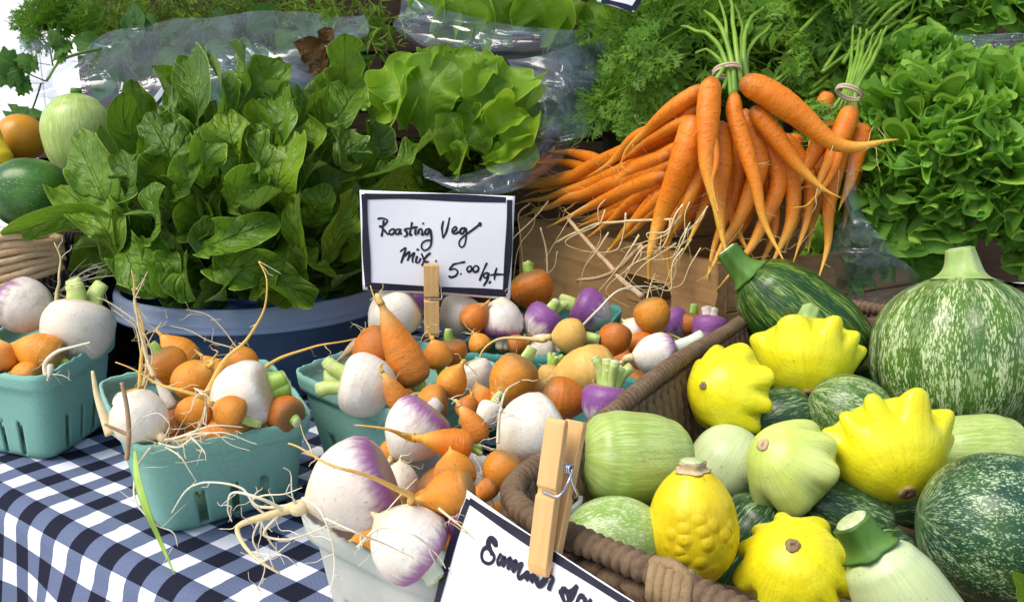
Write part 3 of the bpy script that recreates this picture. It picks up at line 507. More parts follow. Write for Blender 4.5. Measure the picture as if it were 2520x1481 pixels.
rootveg(Bt, 'golden_beet', 330, 990, .098, 37, 70, 0, .95, [(345, 940), (349, 880), (350, 800), (330, 730), (318, 680)], 0, 'small golden beet with a bundle of upright roots in the teal box corner', hairs=5, fork=[(.0022, [(352, 950), (362, 880), (345, 800), (325, 745), (345, 700), (363, 668)]), (.0016, [(356, 960), (375, 870), (340, 790), (270, 745), (235, 735)]), (.0014, [(352, 900), (330, 800), (300, 780), (270, 760)]), (.001, [(352, 870), (385, 800), (400, 795), (415, 780)])])
rootveg(Ca, 'turnip_white', 405, 968, .110, 15, 118, .1, 3.0, [(365, 890), (352, 830), (335, 760), (318, 705)], 0, 'thick pale root leaning up against the beets of the middle teal box', hairs=12, name='parsnip', cat='parsnip')
rootveg(Lg, 'carrot_dull', 545, 1062, .092, 33, 188, 0, 2.2, [(440, 1088)], 0, 'golden beet lying along the front rim of the middle teal box', hairs=10)
# --- left box
rootveg(T, 'turnip_purple', 66, 757, .130, 67, -20, .1, .95, [(140, 718), (150, 690), (148, 640), (130, 595)], 0, 'white turnip with a violet blush on top of the left teal box', hairs=4, tr0=9)
rootveg(T, 'turnip_white', 193, 822, .112, 85, -95, .2, .98, [], 5, 'broad white turnip with cut pale leaf stalks on top, left teal box', 'stub_pale', .03, 0, stl=75)
rootveg(T, 'turnip_white', 160, 785, .095, 40, 55, -.2, 1., [(145, 720), (180, 700)], 0, 'small white turnip with a spray of fine roots behind the blushed turnip', hairs=4, fork=[(.0022, [(128, 726), (175, 700), (240, 668), (268, 655)]), (.0016, [(130, 724), (180, 690), (235, 662), (260, 668)]), (.0018, [(135, 722), (200, 690), (280, 678), (310, 690), (335, 705)]), (.0014, [(140, 718), (185, 670), (215, 645)]), (.0012, [(150, 715), (200, 675), (270, 652), (308, 640)]), (.0012, [(150, 715), (220, 705), (265, 740), (285, 790)]), (.001, [(145, 718), (190, 680), (240, 650), (262, 648)])])
rootveg(Lg, 'golden_beet', 95, 868, .105, 50, 165, .1, 1.35, [], 2, 'long golden beet with green stub lying across the left teal box', 'stub', hairs=3, stl=40)
rootveg(Bt, 'carrot_dull', 5, 878, .104, 40, 100, 0, 1., [], 3, 'golden beet with splayed pale stubs at the left teal box rim', 'stub_pale', hairs=2, stl=45)
rootveg(Bt, 'golden_beet', 66, 925, .088, 38, 180, 0, 1.1, [], 0, 'golden beet tucked below the long one in the left teal box', hairs=0)
rootveg(Ca, 'turnip_white', 122, 912, .098, 8, -90, .3, 2.4, [], 0, 'loose curled white root lying over the left teal box rim', hairs=10, name='loose_root', cat='root', fork=[(.0045, [(113, 925), (112, 895), (140, 868), (180, 855), (216, 844)]), (.001, [(115, 920), (150, 925), (175, 940)])])
# --- box below the sign
rootveg(T, 'turnip_white', 905, 955, .108, 78, -15, .1, .95, [], 6, 'white turnip with a thick cut crown of stalks below the roasting mix sign', 'stub_pale', .04, 4, stl=75)
rootveg(Ca, 'carrot_dull', 985, 852, .135, 47, 113, .15, 2.35, [(928, 745), (912, 700)], 1, 'fat carrot standing tip up in front of the roasting mix sign', 'stub_pale', .03, 6, stl=38, tr0=9)
rootveg(Bt, 'dark_beet', 925, 868, .118, 62, 210, 0, 1.0, [(862, 905)], 0, 'brown shouldered golden beet left of the upright carrot', hairs=4)
rootveg(Ca, 'tan_root', 868, 858, .112, 15, 218, 0, 2.5, [(832, 890)], 3, 'pale tan root with bright green stubs beside the brown shouldered beet', 'stub', hairs=9, stl=32)
rootveg(Ca, 'carrot_dull', 968, 962, .112, 29, 118, .2, 1.9, [(946, 890)], 0, 'small carrot leaning on the white turnip below the sign', hairs=4)
rootveg(Bt, 'golden_beet', 1075, 872, .115, 36, 105, .1, 1.0, [(1062, 835), (1046, 798)], 1, 'cracked golden beet with its green stub pointing down, beside the clothespin foot', 'stub', hairs=3, stl=34)
rootveg(Bt, 'dark_beet', 1112, 868, .108, 40, -80, -.2, .9, [], 1, 'muddy brown beet with a thick green cut stub beside the clothespin foot', 'stub', hairs=0, stl=44)
rootveg(Lg, 'golden_beet', 1116, 935, .115, 37, 62, .1, 1.2, [(1148, 898), (1154, 890)], 1, 'egg shaped golden beet with dark green collar, right of the upright carrot', 'stub', hairs=2, stl=28)
rootveg(T, 'turnip_white', 1170, 930, .100, 46, -70, .2, 1., [(1190, 975)], 0, 'small scabby white turnip between two golden beets', lump=.06, hairs=8)
rootveg(Lg, 'golden_beet', 1255, 938, .113, 58, 235, .2, 1.25, [(1200, 1005), (1165, 1030), (1112, 1055)], 1, 'large golden beet with its root curling down to the grey box', 'stub_pale', hairs=5, stl=40)
rootveg(Bt, 'golden_beet', 1062, 990, .103, 45, 180, .1, .9, [(1015, 985)], 0, 'flat golden beet peeking up behind the carrots of the grey box', hairs=2)
rootveg(Bt, 'carrot_dull', 1180, 985, .095, 40, 100, 0, 1., [], 3, 'golden beet with splayed pale green stalks near the grey box', 'stub_pale', hairs=0, stl=50)
# --- back box
rootveg(T, 'turnip_white', 968, 775, .120, 64, 215, .1, 1.02, [(905, 815)], 0, 'ivory turnip left of the clothespin, below the roasting mix sign', hairs=4)
rootveg(T, 'turnip_violet', 1030, 750, .110, 32, -90, 0, 1., [], 1, 'deep purple turnip half hidden behind the clothespin', 'stub_purple', hairs=0, stl=24)
rootveg(T, 'turnip_white', 1132, 778, .115, 50, -100, .1, 1., [(1115, 835)], 0, 'ivory turnip right of the clothespin, below the roasting mix sign', hairs=4)
rootveg(Bt, 'dark_beet', 1170, 780, .122, 35, 50, .1, 1.15, [(1195, 748), (1206, 735)], 0, 'small brown beet with its tip up, between ivory and violet turnips', hairs=3)
rootveg(T, 'turnip_purple', 1235, 783, .118, 53, 88, .1, .98, [], 3, 'white turnip with violet underside and its cut stem hanging down', 'stub_purple', hairs=2, stl=40)
rootveg(Bt, 'dark_beet', 1308, 715, .125, 54, -70, .1, .95, [], 3, 'large deep orange beet beside the corner of the roasting mix sign', 'stub', .04, 0, stl=30)
rootveg(T, 'turnip_violet', 1330, 792, .112, 48, -130, .1, .95, [], 3, 'bright purple turnip with stalk stumps, below the deep orange beet', 'stub_pale', hairs=2, stl=44)
rootveg(T, 'turnip_violet', 1455, 768, .107, 54, -30, .1, .95, [], 4, 'vivid purple turnip with a pile of cut stalks against the crate', 'stub_pale', hairs=0, stl=62, fork=[(.0030, [(1430, 805, -.03), (1470, 765, -.035), (1520, 718, -.03), (1580, 705, -.02), (1620, 702, -.01)])])
rootveg(T, 'turnip_white', 1325, 862, .090, 40, 180, 0, 1., [], 1, 'small ivory turnip at the dark teal rim below the purple turnips', 'stub_purple', hairs=0, stl=50)
rootveg(Bt, 'yellow_beet', 1398, 828, .113, 44, 182, .15, .95, [(1340, 836), (1280, 832), (1225, 838), (1182, 872), (1185, 910), (1205, 940)], 2, 'pale yellow beet with a long curling root in front of the purple turnips', 'stub_pale', .03, 4, stl=44, tr0=8)
rootveg(Bt, 'dark_beet', 1512, 838, .108, 42, 255, .3, .95, [(1500, 880), (1440, 905)], 0, 'rough orange beet with hairy roots beside the pale yellow beet', lump=.09, hairs=14)
rootveg(Bt, 'golden_beet', 1607, 778, .125, 44, -68, .15, 1.05, [(1640, 822), (1685, 836), (1735, 828), (1765, 815)], 0, 'round golden beet below the crate handle hole, root trailing to the rope rim', hairs=3, fork=[(.0017, [(1592, 735, -.0), (1600, 700, .0), (1610, 672, .0)])])
rootveg(T, 'turnip_violet', 1655, 800, .100, 42, -60, 0, 1., [], 0, 'dark violet turnip behind the round golden beet', hairs=0)
rootveg(T, 'turnip_purple', 1562, 812, .105, 36, 140, 0, .95, [], 0, 'lilac turnip wedged left of the round golden beet', hairs=0)
rootveg(Bt, 'dark_beet', 1580, 848, .098, 36, 150, 0, 1.05, [], 0, 'orange beet tucked behind the white turnip at the rope rim', hairs=2)
rootveg(T, 'turnip_purple', 1612, 872, .112, 52, 188, .1, 1.12, [(1535, 890), (1480, 900)], 2, 'white turnip with a violet crown resting on the rope rim', 'stub_white', .03, 3, stl=95, tr0=12)
rootveg(Bt, 'dark_beet', 1700, 800, .102, 32, -100, 0, 1., [], 1, 'orange beet with a dark green stub near the crate corner', 'stub', hairs=0, stl=40)
rootveg(T, 'turnip_violet', 1745, 815, .105, 44, -95, 0, .95, [], 4, 'purple turnip cut flat and dry on top beside the crate corner', 'stub_purple', hairs=0, stl=30)
rootveg(Lg, 'yellow_beet', 1432, 918, .112, 62, 192, .1, 1.35, [(1330, 945)], 0, 'long yellow beet lying behind the big cut stalk crown', lump=.03, hairs=4)
rootveg(Bt, 'yellow_beet', 1355, 928, .104, 32, -100, 0, 1., [], 4, 'small yellow beet with bright upright green stubs', 'stub', hairs=2, stl=48)
rootveg(Lg, 'dark_beet', 1395, 980, .110, 52, -10, .1, 1.2, [], 0, 'smooth orange beet next to the white turnip of the grey box', hairs=2)
rootveg(T, 'turnip_violet', 1490, 1000, .110, 62, -100, .05, .9, [], 9, 'purple turnip with a big whitish crown of cut stalks at the rope rim', 'stub_pale', .04, 0, stl=95)
rootveg(Lg, 'carrot_dull', 1300, 968, .098, 40, 30, 0, 1.2, [], 2, 'orange beet with pale green stubs behind the grey box turnip', 'stub_pale', hairs=0, stl=44)
# --- grey box
rootveg(T, 'turnip_purple', 860, 1196, .132, 112, 202, .18, .98, [(735, 1245), (660, 1268), (585, 1292), (600, 1335, -.012), (645, 1375, -.02), (692, 1405, -.02)], 0, 'big white turnip with a violet side and a forked root over the tablecloth', 'stub', .03, 6, tr0=19, fork=[(.0020, [(700, 1255), (640, 1225, -.01), (580, 1215, -.005), (570, 1260), (580, 1295)]), (.0019, [(735, 1240), (640, 1245), (600, 1200), (520, 1185), (470, 1200), (432, 1258)]), (.0016, [(690, 1262), (650, 1310), (690, 1322), (760, 1312, -.02), (820, 1290, -.03)]), (.0014, [(660, 1270), (620, 1230), (650, 1215), (700, 1212), (742, 1200)]), (.0012, [(640, 1275), (620, 1330), (650, 1390), (640, 1450), (625, 1478)]), (.0012, [(640, 1275), (660, 1330), (690, 1370), (700, 1385)]), (.0014, [(745, 1225, -.05), (790, 1260, -.07), (820, 1330, -.07), (830, 1400, -.07), (820, 1460, -.07)])])
rootveg(T, 'turnip_purple', 1000, 1328, .112, 98, 140, .1, .92, [], 7, 'violet shouldered turnip with a knot of cut stems in the grey box corner', 'stub_white', .03, 2, stl=62, fork=[(.0016, [(880, 1345, -.03), (940, 1300, -.05), (1010, 1315, -.06), (1080, 1370, -.05), (1105, 1395, -.04)]), (.0012, [(800, 1275, -.08), (880, 1310, -.08), (960, 1340, -.06), (1030, 1375, -.05)])])
rootveg(T, 'turnip_purple', 1020, 1062, .120, 80, 230, .1, .98, [(965, 1120), (985, 1150)], 1, 'white turnip with a lilac shoulder behind the grey box carrot', 'stub_purple', .03, 5, stl=24)
rootveg(Ca, 'carrot', 1095, 1088, .135, 38, 170, .15, 1.85, [(960, 1058, -.02), (885, 1048, -.025)], 3, 'plump carrot lying across the turnips of the grey box', 'stub', .03, 3, stl=44, tr0=11)
rootveg(Ca, 'carrot_dull', 1158, 1040, .128, 31, 122, .1, 1.7, [(1118, 985), (1112, 978)], 0, 'small carrot pointing up behind the plump carrot', hairs=4)
rootveg(T, 'turnip_white', 1305, 1065, .128, 88, -150, .05, .98, [(1215, 1130), (1190, 1180)], 0, 'large white turnip touching the rope rim beside the clothespin', 'stub', .03, 8, fork=[(.0022, [(1225, 1090, -.03), (1232, 1020, -.03), (1250, 960, -.02), (1285, 935, -.01)]), (.0016, [(1235, 1010, -.03), (1218, 985, -.03), (1205, 975, -.03)])])
rootveg(Bt, 'golden_beet', 1118, 1158, .122, 52, 100, 0, .95, [], 0, 'golden beet half hidden under the plump carrot', hairs=2)
rootveg(Bt, 'golden_beet', 1235, 1160, .118, 50, 240, .2, 1.05, [(1200, 1210)], 0, 'golden beet touching the rope rim near the basket corner', hairs=4)
rootveg(Lg, 'golden_beet', 1100, 1212, .135, 55, 193, .1, 1.3, [(1010, 1218, -.012), (940, 1190, -.03), (850, 1155, -.045), (780, 1120, -.045), (715, 1095, -.04)], 0, 'golden beet whose long root lies across the big white turnip', hairs=3, tr0=10, fork=[(.0015, [(1080, 1250, -.03), (1140, 1300, -.04), (1165, 1330, -.04)])])
rootveg(Bt, 'golden_beet', 1052, 1245, .112, 46, 180, 0, 1.1, [], 0, 'golden beet below the long rooted one in the grey box', hairs=0)
rootveg(T, 'turnip_violet', 1150, 1290, .100, 50, -60, .1, 1., [], 2, 'dark purple turnip behind the corner of the summer squash sign', 'stub_purple', hairs=2, stl=40)
rootveg(T, 'turnip_white', 985, 1180, .105, 45, 90, 0, 1., [], 3, 'small turnip with pale green stalks between the big turnip and beets', 'stub_pale', hairs=3, stl=60)
rootveg(Bt, 'golden_beet', 1018, 1006, .098, 30, 150, .1, 1.1, [(985, 1000)], 0, 'little golden beet between the teal box rim and the lilac turnip', hairs=6)
rootveg(Bt, 'dark_beet', 1150, 1000, .100, 30, 70, .1, 1., [(1165, 965)], 1, 'little brown beet with a stub behind the small upright carrot', 'stub', hairs=6, stl=26)
rootveg(T, 'turnip_white', 1205, 1020, .106, 34, -110, .1, 1., [(1195, 1065)], 2, 'little white turnip beside the large white one at the rope rim', 'stub_pale', hairs=8, stl=40)
rootveg(Ca, 'carrot_dull', 1185, 1215, .118, 26, 215, .1, 1.7, [(1130, 1255), (1110, 1270)], 0, 'short carrot pushed down by the basket corner in the grey box', hairs=8)
rootveg(Bt, 'golden_beet', 960, 1110, .104, 30, 200, .1, 1., [(915, 1125)], 0, 'little golden beet tucked under the lilac shouldered turnip', hairs=6)
rootveg(Bt, 'golden_beet', 1180, 845, .100, 28, 120, .1, 1., [(1165, 815)], 0, 'little golden beet at the dark teal rim under the violet turnip', hairs=6)
rootveg(Bt, 'dark_beet', 1275, 850, .098, 27, 20, .1, 1., [(1310, 842)], 0, 'little brown beet under the curling yellow root', hairs=6)
rootveg(Lg, 'golden_beet', 640, 1010, .100, 28, 20, .1, 1.2, [], 1, 'little golden beet wedged below the large smooth turnip', 'stub', hairs=4, stl=24)
# fillers that show only through the gaps
rg = np.random.default_rng(4)
for Tt, lab, Bb in ((tA, 'left teal box', bA), (tB, 'middle teal box', bB), (tC, 'teal box below the sign', foot(tC)), (tD, 'dark teal box by the crate', foot(tD)), (tE, 'grey box', bE), (tG, 'dark teal box at the rope rim', foot(tG))):
    cc = np.mean(Tt, 0)*.6+np.mean(Bb, 0)*.4
    for i in range(6):
        u_, v_ = [(-.5, -.5), (.5, -.5), (.5, .5), (-.5, .5), (0, 0), (0, -.55)][i]; q = cc+(Tt[1]-Tt[0])*u_*.40+(Tt[3]-Tt[0])*v_*.40; q[2] = (.066 if lab == 'grey box' else .050)+.012*(i % 2)
        d = q-CAM; wd = d @ FW; rootveg(Bt, ['golden_beet', 'dark_beet'][i % 2], CX+F*(d @ RT)/wd, CY-F*(d @ UP)/wd, q[2], .023*F/wd, rg.uniform(0, 360), 0, 1., [], 0, 'golden beet buried low in the '+lab, hairs=0, group='beets buried in the '+lab)
# dry root and grass blade hanging on the middle box
dB = dep(Z(320, 1060, .1)); o = obj('dry_root', join([tube([D(*q, dB-.03) for q in ((300, 940), (312, 1000), (318, 1060), (315, 1100), (312, 1130))], .0016, .002, 6, None, .002, 5), tube([D(*q, dB-.03) for q in ((318, 1070), (290, 1055), (262, 1040))], .0018, .001, 6, None, .002, 6)]), M['dry_root']); tag(o, 'dry brown root hooked over the middle teal box corner', 'root')
def ribbon(pts, ws, n=30, nrm=None, fold=.3):
    P = spl(pts, n); W = spl1(np.linspace(0, 1, len(ws)), ws, np.linspace(0, 1, n)); Tn = nz(np.gradient(P, axis=0)); Nn = nz(nrm if nrm is not None else -FW); S = nz(np.cross(Tn, Nn)); N2 = np.cross(S, Tn)
    s = np.linspace(-1, 1, 5); V = P[:, None]+S[:, None]*(s[None, :, None]*W[:, None, None])+N2[:, None]*(fold*np.abs(s)[None, :, None]*W[:, None, None])
    return grid(V, np.stack([np.tile(s, (n, 1)), np.tile(np.linspace(0, 1, n)[:, None], (1, 5)), np.zeros((n, 5))], -1))
o = obj('grass_blade', ribbon([D(332, 1105, dB-.03), D(340, 1180, dB-.045), D(365, 1260, dB-.055), D(395, 1330, dB-.05), D(430, 1412, dB-.06)], [.001, .0024, .0028, .0019, .0014, .0003]), M['grass_blade'], solid=.0004); tag(o, 'green grass blade trailing down from the middle teal box to the cloth', 'grass blade')
o = obj('pale_root', tube([D(*q, dB-.01) for q in ((228, 912), (238, 965), (255, 1010), (282, 1065))], .0012, .0042, 7, None, .002, 9), M['rootlet']); tag(o, 'yellowish root poking out over the left rim of the middle teal box', 'root')
# ================================================================ tan root bundle
tr_ = thing('root_bundle', 'bundle of straight tan roots lying under the green melon', 'root bundle', Y(50, 640, .99))
for i in range(13):
    v0 = 565+i*8.5; r0 = Y(-70, v0+28+i*3, .97+.004*(i % 3)); r1 = Y(60, v0+14+i*.5, .985+.006*(i % 2)); r2 = Y(150+6*(i % 3), v0+16-i*2.2, 1.01)
    obj('root', tube([r0, r1, r2], .0036+.0008*(i % 3), .0042+.0006*(i % 2), 8, 14, .002, i), M['tan_root'], tr_)
# ================================================================ squash
def squash(name, mat, u, v, y, r, ang, e, asp, label, pf='oval', ribs=0, amp=.02, stem=None, scar=None, lump=.025, cat='squash', lob=None, bend=0., group=None):
    seed = int(u*3+v); c = Y(u, v, y); d = dep(c); Rr = r*d/F; ax = idir(ang, e); L = 2*Rr*asp; root = thing(name, label, cat, c-np.array([0, 0, Rr]), group)
    n = 64; x = .5-.5*np.cos(np.linspace(0, math.pi, n)); P = c+ax*L*(x[:, None]-.5)
    if bend: P = P+(np.sin(x*math.pi)*bend*Rr)[:, None]*idir(ang+90, 0)
    if pf == 'oval': rad = np.sqrt(np.clip(1-(2*x-1)**2, 0, 1))
    elif pf == 'zuc': rad = spl1([0, .02, .08, .2, .5, .75, .92, .98, 1], [.18, .42, .68, .86, 1., .97, .7, .35, .02], x)
    elif pf == 'egg': rad = spl1([0, .02, .08, .2, .4, .65, .85, .96, 1], [.12, .30, .52, .78, .97, 1., .74, .38, .02], x)
    elif pf == 'pump': rad = np.clip(1-np.abs(2*x-1)**2.4, 0, 1)**.5
    elif pf == 'patty': rad = spl1([0, .02, .1, .25, .42, .6, .78, .92, 1], [.10, .36, .70, .95, 1.02, .93, .72, .40, .02], x)
    rad = rad*Rr; rad[-1] = 1e-4; seg = 96 if lob or ribs else 48; ph = seed % 6; rgl = np.random.default_rng(seed); la = rgl.uniform(.75, 1.25, 16)
    def md(a, t):
        q = np.stack([np.cos(a)+0*t, np.sin(a)+0*t, t*2.+0*a], -1); m = 1+lump*sn(q, 1.3, seed)
        if ribs: m = m+amp*(np.abs(np.cos(ribs*a/2+ph+.3*np.sin(a)))-.6)*np.sin(np.clip(t, 0, 1)*math.pi)**.5
        if lob:
            k = lob[0]; w = (a+.16*np.sin(2*a+ph)+ph)*k/(2*math.pi); f = np.abs(((w) % 1)-.5)*2; b = np.clip(1-f*1.25, 0, 1)**.9*(2-np.clip(1-f*1.25, 0, 1)**.9); g_ = np.exp(-((t-lob[2])/lob[3])**2); m = m+lob[1]*la[(np.floor(w).astype(int)) % k]*(b-.30)*g_
        return m
    V, Fs, rt = sweep(P, rad, seg, md, t=x)
    if lob:
        rel = V-c; h = rel @ ax; rad_ = np.linalg.norm(rel-h[:, None]*ax, axis=1); V = V-ax*(np.clip(rad_/Rr-.98, 0, 1)*Rr*.45)[:, None]
    obj('fruit', (V, Fs, rt), M[mat], root)
    if stem:
        ln, r0, r1, sm, tilt = stem; ln, r0, r1 = ln*d/F, r0*d/F, r1*d/F; b = P[0]; tip = b-ax*ln+idir(tilt, .1)*ln*.35; SP = spl([b+ax*Rr*.06, b-ax*ln*.45+idir(tilt, .1)*ln*.05, tip], 16); xs = np.linspace(0, 1, 16)
        so = obj('stem', sweep(SP, r0+(r1-r0)*xs**.55+r0*.6*np.exp(-xs*7), 20, lambda a, t: 1+.11*np.cos(5*a+1)+.03*np.cos(11*a)), M[sm], root); Tn = nz(SP[-1]-SP[-2]); obj('cut_face', sweep(np.array([SP[-1]+Tn*.0002, SP[-1]+Tn*.0009]), [r1*.9, r1*.8], 16), M['cut_face'], so)
    if scar:
        sr = scar[0]*d/F; e_ = P[-1]; k = np.argmin(np.abs(rad-sr)+(x < .5)*9); q = P[k]; th = (scar[2] if len(scar) > 2 else 1.2)*d/F
        obj('blossom_scar', sweep(np.array([q-ax*sr*.1, q+ax*(np.linalg.norm(e_-q)*.6+th*.6), q+ax*(np.linalg.norm(e_-q)+th), q+ax*(np.linalg.norm(e_-q)+th*.6)]), [sr, sr*1.0, sr*.9, sr*.3], 18, lambda a, t: 1+.06*np.cos(3*a)+.05*np.cos(7*a+1)), M[scar[1]], root)
    return root
LOB = (10, .30, .40, .15)
squash('pattypan_squash', 'pattypan_yellow', 1782, 958, .70, 104, 167, .85, .84, 'yellow pattypan squash leaning on the rope rim, scar facing the roots', 'patty', lob=(9, .26, .42, .16), scar=(10, 'scar'), lump=.03)
squash('pattypan_squash', 'pattypan_yellow', 1985, 893, .77, 118, -101, .75, .80, 'yellow pattypan squash with a green stalk resting on the striped dark zucchini', 'patty', lob=(9, .28, .34, .13), scar=(20, 'scar'), stem=(62, 30, 22, 'squash_stem', 30), lump=.03)
squash('pattypan_squash', 'pattypan_yellow', 2190, 1120, .61, 140, -87, 1.2, .84, 'largest yellow pattypan squash with lumpy lobes beside the mottled round squash', 'patty', lob=(11, .34, .36, .14), scar=(21, 'scar'), lump=.03)
squash('pattypan_squash', 'pattypan_yellow', 1955, 1385, .50, 126, 112, .95, .74, 'yellow pattypan squash with knobbly edge between bumpy yellow squash and pale zucchini', 'patty', lob=(10, .34, .40, .15), scar=(18, 'scar'), lump=.03)
squash('pattypan_squash', 'pattypan_pale', 1933, 1138, .60, 110, 143, .55, .92, 'pale lime green pattypan squash between yellow ones', 'patty', lob=(7, .22, .42, .2), scar=(16, 'scar_pale'), stem=(40, 26, 24, 'stem_dark', -40), lump=.05)
squash('summer_squash', 'squash_light', 1562, 1117, .575, 112, 178, .25, 1.28, 'light green oval squash beside the tall clothespin', 'zuc', 14, .012, scar=(10, 'scar_pale'), bend=.06)
squash('summer_squash', 'squash_speckle', 1512, 1322, .52, 100, 178, .1, 1.3, 'speckled light green squash under the oval one, behind the rope rim', 'oval', 0, 0)
squash('summer_squash', 'squash_pale', 1788, 1140, .66, 92, 60, .2, 1.05, 'pale round squash with broad green stripes behind the bumpy yellow squash', 'pump', 8, .02, stem=None)
squash('bumpy_squash', 'squash_yellow', 1705, 1292, .515, 108, -88, -.12, 1.36, 'bumpy golden yellow squash standing on end behind the rope rim', 'egg', 10, .012, stem=(11, 27, 33, 'scar_pale', 90), lump=.03)
squash('zucchini', 'zucchini_dark', 1975, 790, .87, 112, -42, .1, 1.55, 'dark green striped zucchini with a stout stem behind the yellow pattypans', 'zuc', 9, .02, stem=(62, 34, 27, 'stem_dark', 110), cat='zucchini')
squash('round_squash', 'pumpkin_mottle', 2362, 880, .78, 208, -93, .05, .97, 'large round green and white mottled squash with a thick pale stem', 'pump', 10, .06, stem=(52, 56, 32, 'squash_stem', 120), lump=.02)
squash('round_squash', 'pumpkin_mottle', 2095, 1020, .72, 98, -30, .2, 1.1, 'small mottled green squash wedged behind the largest yellow pattypan', 'oval', 9, .02)
squash('round_squash', 'pumpkin_blue', 2478, 1310, .52, 190, -10, .1, 1.1, 'big blue green marbled squash at the right front of the basket', 'pump', 10, .02, lump=.02)
squash('zucchini', 'squash_pale', 2240, 1500, .455, 118, -58, .1, 1.5, 'pale green zucchini with a thick dark green cut stem', 'zuc', 10, .012, stem=(58, 46, 48, 'stem_dark', 130), cat='zucchini')
for (u, v, y, r, a) in ((1890, 1045, .74, 80, 20), (1830, 1350, .60, 95, 60), (2080, 1270, .60, 80, -20), (2330, 1230, .68, 100, 10), (2130, 1420, .58, 100, 40)):
    squash('zucchini', 'zucchini_blue', u, v, y, r, a, .1, 1.5, 'dark green zucchini buried under the pattypan squash', 'zuc', 8, .01, cat='zucchini', group='dark zucchini deep in the rope basket')
squash('zucchini', 'squash_light', 1480, 1480, .55, 100, 30, 0, 1.5, 'light green zucchini low in the rope basket below the bumpy squash', 'zuc', 9, .01, cat='zucchini')
squash('zucchini', 'zucchini_dark', 1720, 1060, .80, 100, 20, 0, 1.5, 'striped zucchini low in the rope basket behind the first pattypan', 'zuc', 9, .01, cat='zucchini')
squash('zucchini', 'zucchini_dark', 2240, 960, .90, 110, 0, 0, 1.5, 'striped zucchini low in the rope basket behind the round squash', 'zuc', 9, .01, cat='zucchini')
squash('summer_squash', 'squash_light', 2400, 1120, .66, 100, 0, 0, 1.3, 'light green squash low in the rope basket under the round squash', 'zuc', 9, .01)
ld_ = unit(P3-P0); kk = 0
for z_, aa_, bb_ in ((.040, (.15, .25, .345), (.30, .41, .52)), (.040, (.33,), (.09, .20)), (.080, (.34,), (.34, .46))):
    for a_ in aa_:
        for b_ in bb_:
            q = np.r_[P0+fd*a_+ld_*b_, z_]; dd = q-CAM; wd = dd @ FW; kk += 1
            squash('zucchini', ['zucchini_blue', 'zucchini_dark', 'squash_light'][kk % 3], CX+F*(dd @ RT)/wd, CY-F*(dd @ UP)/wd, q[1], .029*F/wd, [25, 150, 60, 100][kk % 4], .15, 1.35, 'zucchini packed in the bottom of the rope basket', 'zuc', 0, 0, cat='zucchini', group='zucchini packed in the bottom of the rope basket')
# left pile
squash('summer_squash', 'squash_light', 193, 335, 1.13, 82, 90, .1, 1.28, 'pale green squash standing upright against the plastic bag', 'egg', 0, 0, scar=(13, 'stem_dark', 10))
squash('round_squash', 'squash_orange', 52, 340, 1.20, 58, 60, .2, 1., 'round orange squash beside the pale upright squash', 'oval', 9, .01)
squash('crookneck_squash', 'crookneck', -12, 352, 1.12, 42, -65, .1, 1.8, 'bright yellow curved squash leaning on the round orange one', 'zuc', 0, 0, bend=-.5)
squash('melon', 'melon_green', 78, 478, 1.04, 88, 175, .1, 1.08, 'shiny dark green round melon beside the chard', 'pump', 8, .012, cat='melon')
squash('melon', 'melon_green', -70, 450, 1.15, 100, 175, .1, 1.0, 'second dark green melon behind the shiny one', 'pump', 8, .012, cat='melon')
# ================================================================ leaves
LP = {'chard': lambda t: np.maximum(.07*(t < .3), np.sin(math.pi*np.clip((t-.06)/.94, 0, 1)**1.12)**.52),
      'butter': lambda t: np.maximum(.22*(t < .5), np.sin(math.pi*np.clip(t, 0, 1)**1.55)**.5),
      'lance': lambda t: np.maximum(.05*(t < .3), np.sin(math.pi*np.clip(t, 0, 1)**.8)**.9)}
def leaf_geo(pts, width, nrm, pf='chard', cup=.25, ruf=.10, crk=.012, seed=1, n=36, m=21, freq=3., lean=0., twist=0.):
    P = spl(pts, n); t = np.linspace(0, 1, n); Tn = nz(np.gradient(P, axis=0)); S = nz(np.cross(Tn, nz(nrm))); Nn = np.cross(S, Tn)
    ta = (twist*t)[:, None]; S, Nn = S*np.cos(ta)+Nn*np.sin(ta), Nn*np.cos(ta)-S*np.sin(ta)
    rg = np.random.default_rng(seed); s = np.linspace(-1, 1, m); w = LP[pf](t)*width/2*(1+.05*np.sin(t*9+seed)); ph = rg.uniform(0, 6.28, 4)
    sg = s[None]; tg = t[:, None]; W = w[:, None]
    left = (sg < 0); W = W*(1+.13*np.where(left, sn(np.stack([t, t*0], -1), 11, seed+2)[:, None], sn(np.stack([t, t*0], -1), 11, seed+3)[:, None])*np.abs(sg))
    ru = ruf*(2*W)*np.abs(sg)**2.2*np.where(left, np.sin(freq*6.28*tg+ph[0])+.5*np.sin(freq*11*tg+ph[1]), np.sin(freq*6.0*tg+ph[2])+.5*np.sin(freq*12*tg+ph[3]))*np.clip(tg*4, 0, 1)
    cu = cup*W*(sg**2)*(1+.5*np.sin(tg*4+ph[1]))+lean*W*sg
    q = np.stack([sg*W*1.+0*tg, tg*np.linalg.norm(P[-1]-P[0])+0*sg], -1); ck = crk*width*(.8*sn(q, 6/width, seed)+.9*np.abs(sn(q, 15/width, seed+1))*(1-np.abs(sg)**4))
    V = P[:, None]+S[:, None]*(sg*W*(1-.12*cup*np.abs(sg)))[..., None]+Nn[:, None]*(ru+cu+ck*(np.abs(sg) > .03))[..., None]
    return grid(V, np.stack([sg+0*tg, tg+0*sg, np.full((n, m), rg.uniform())], -1))
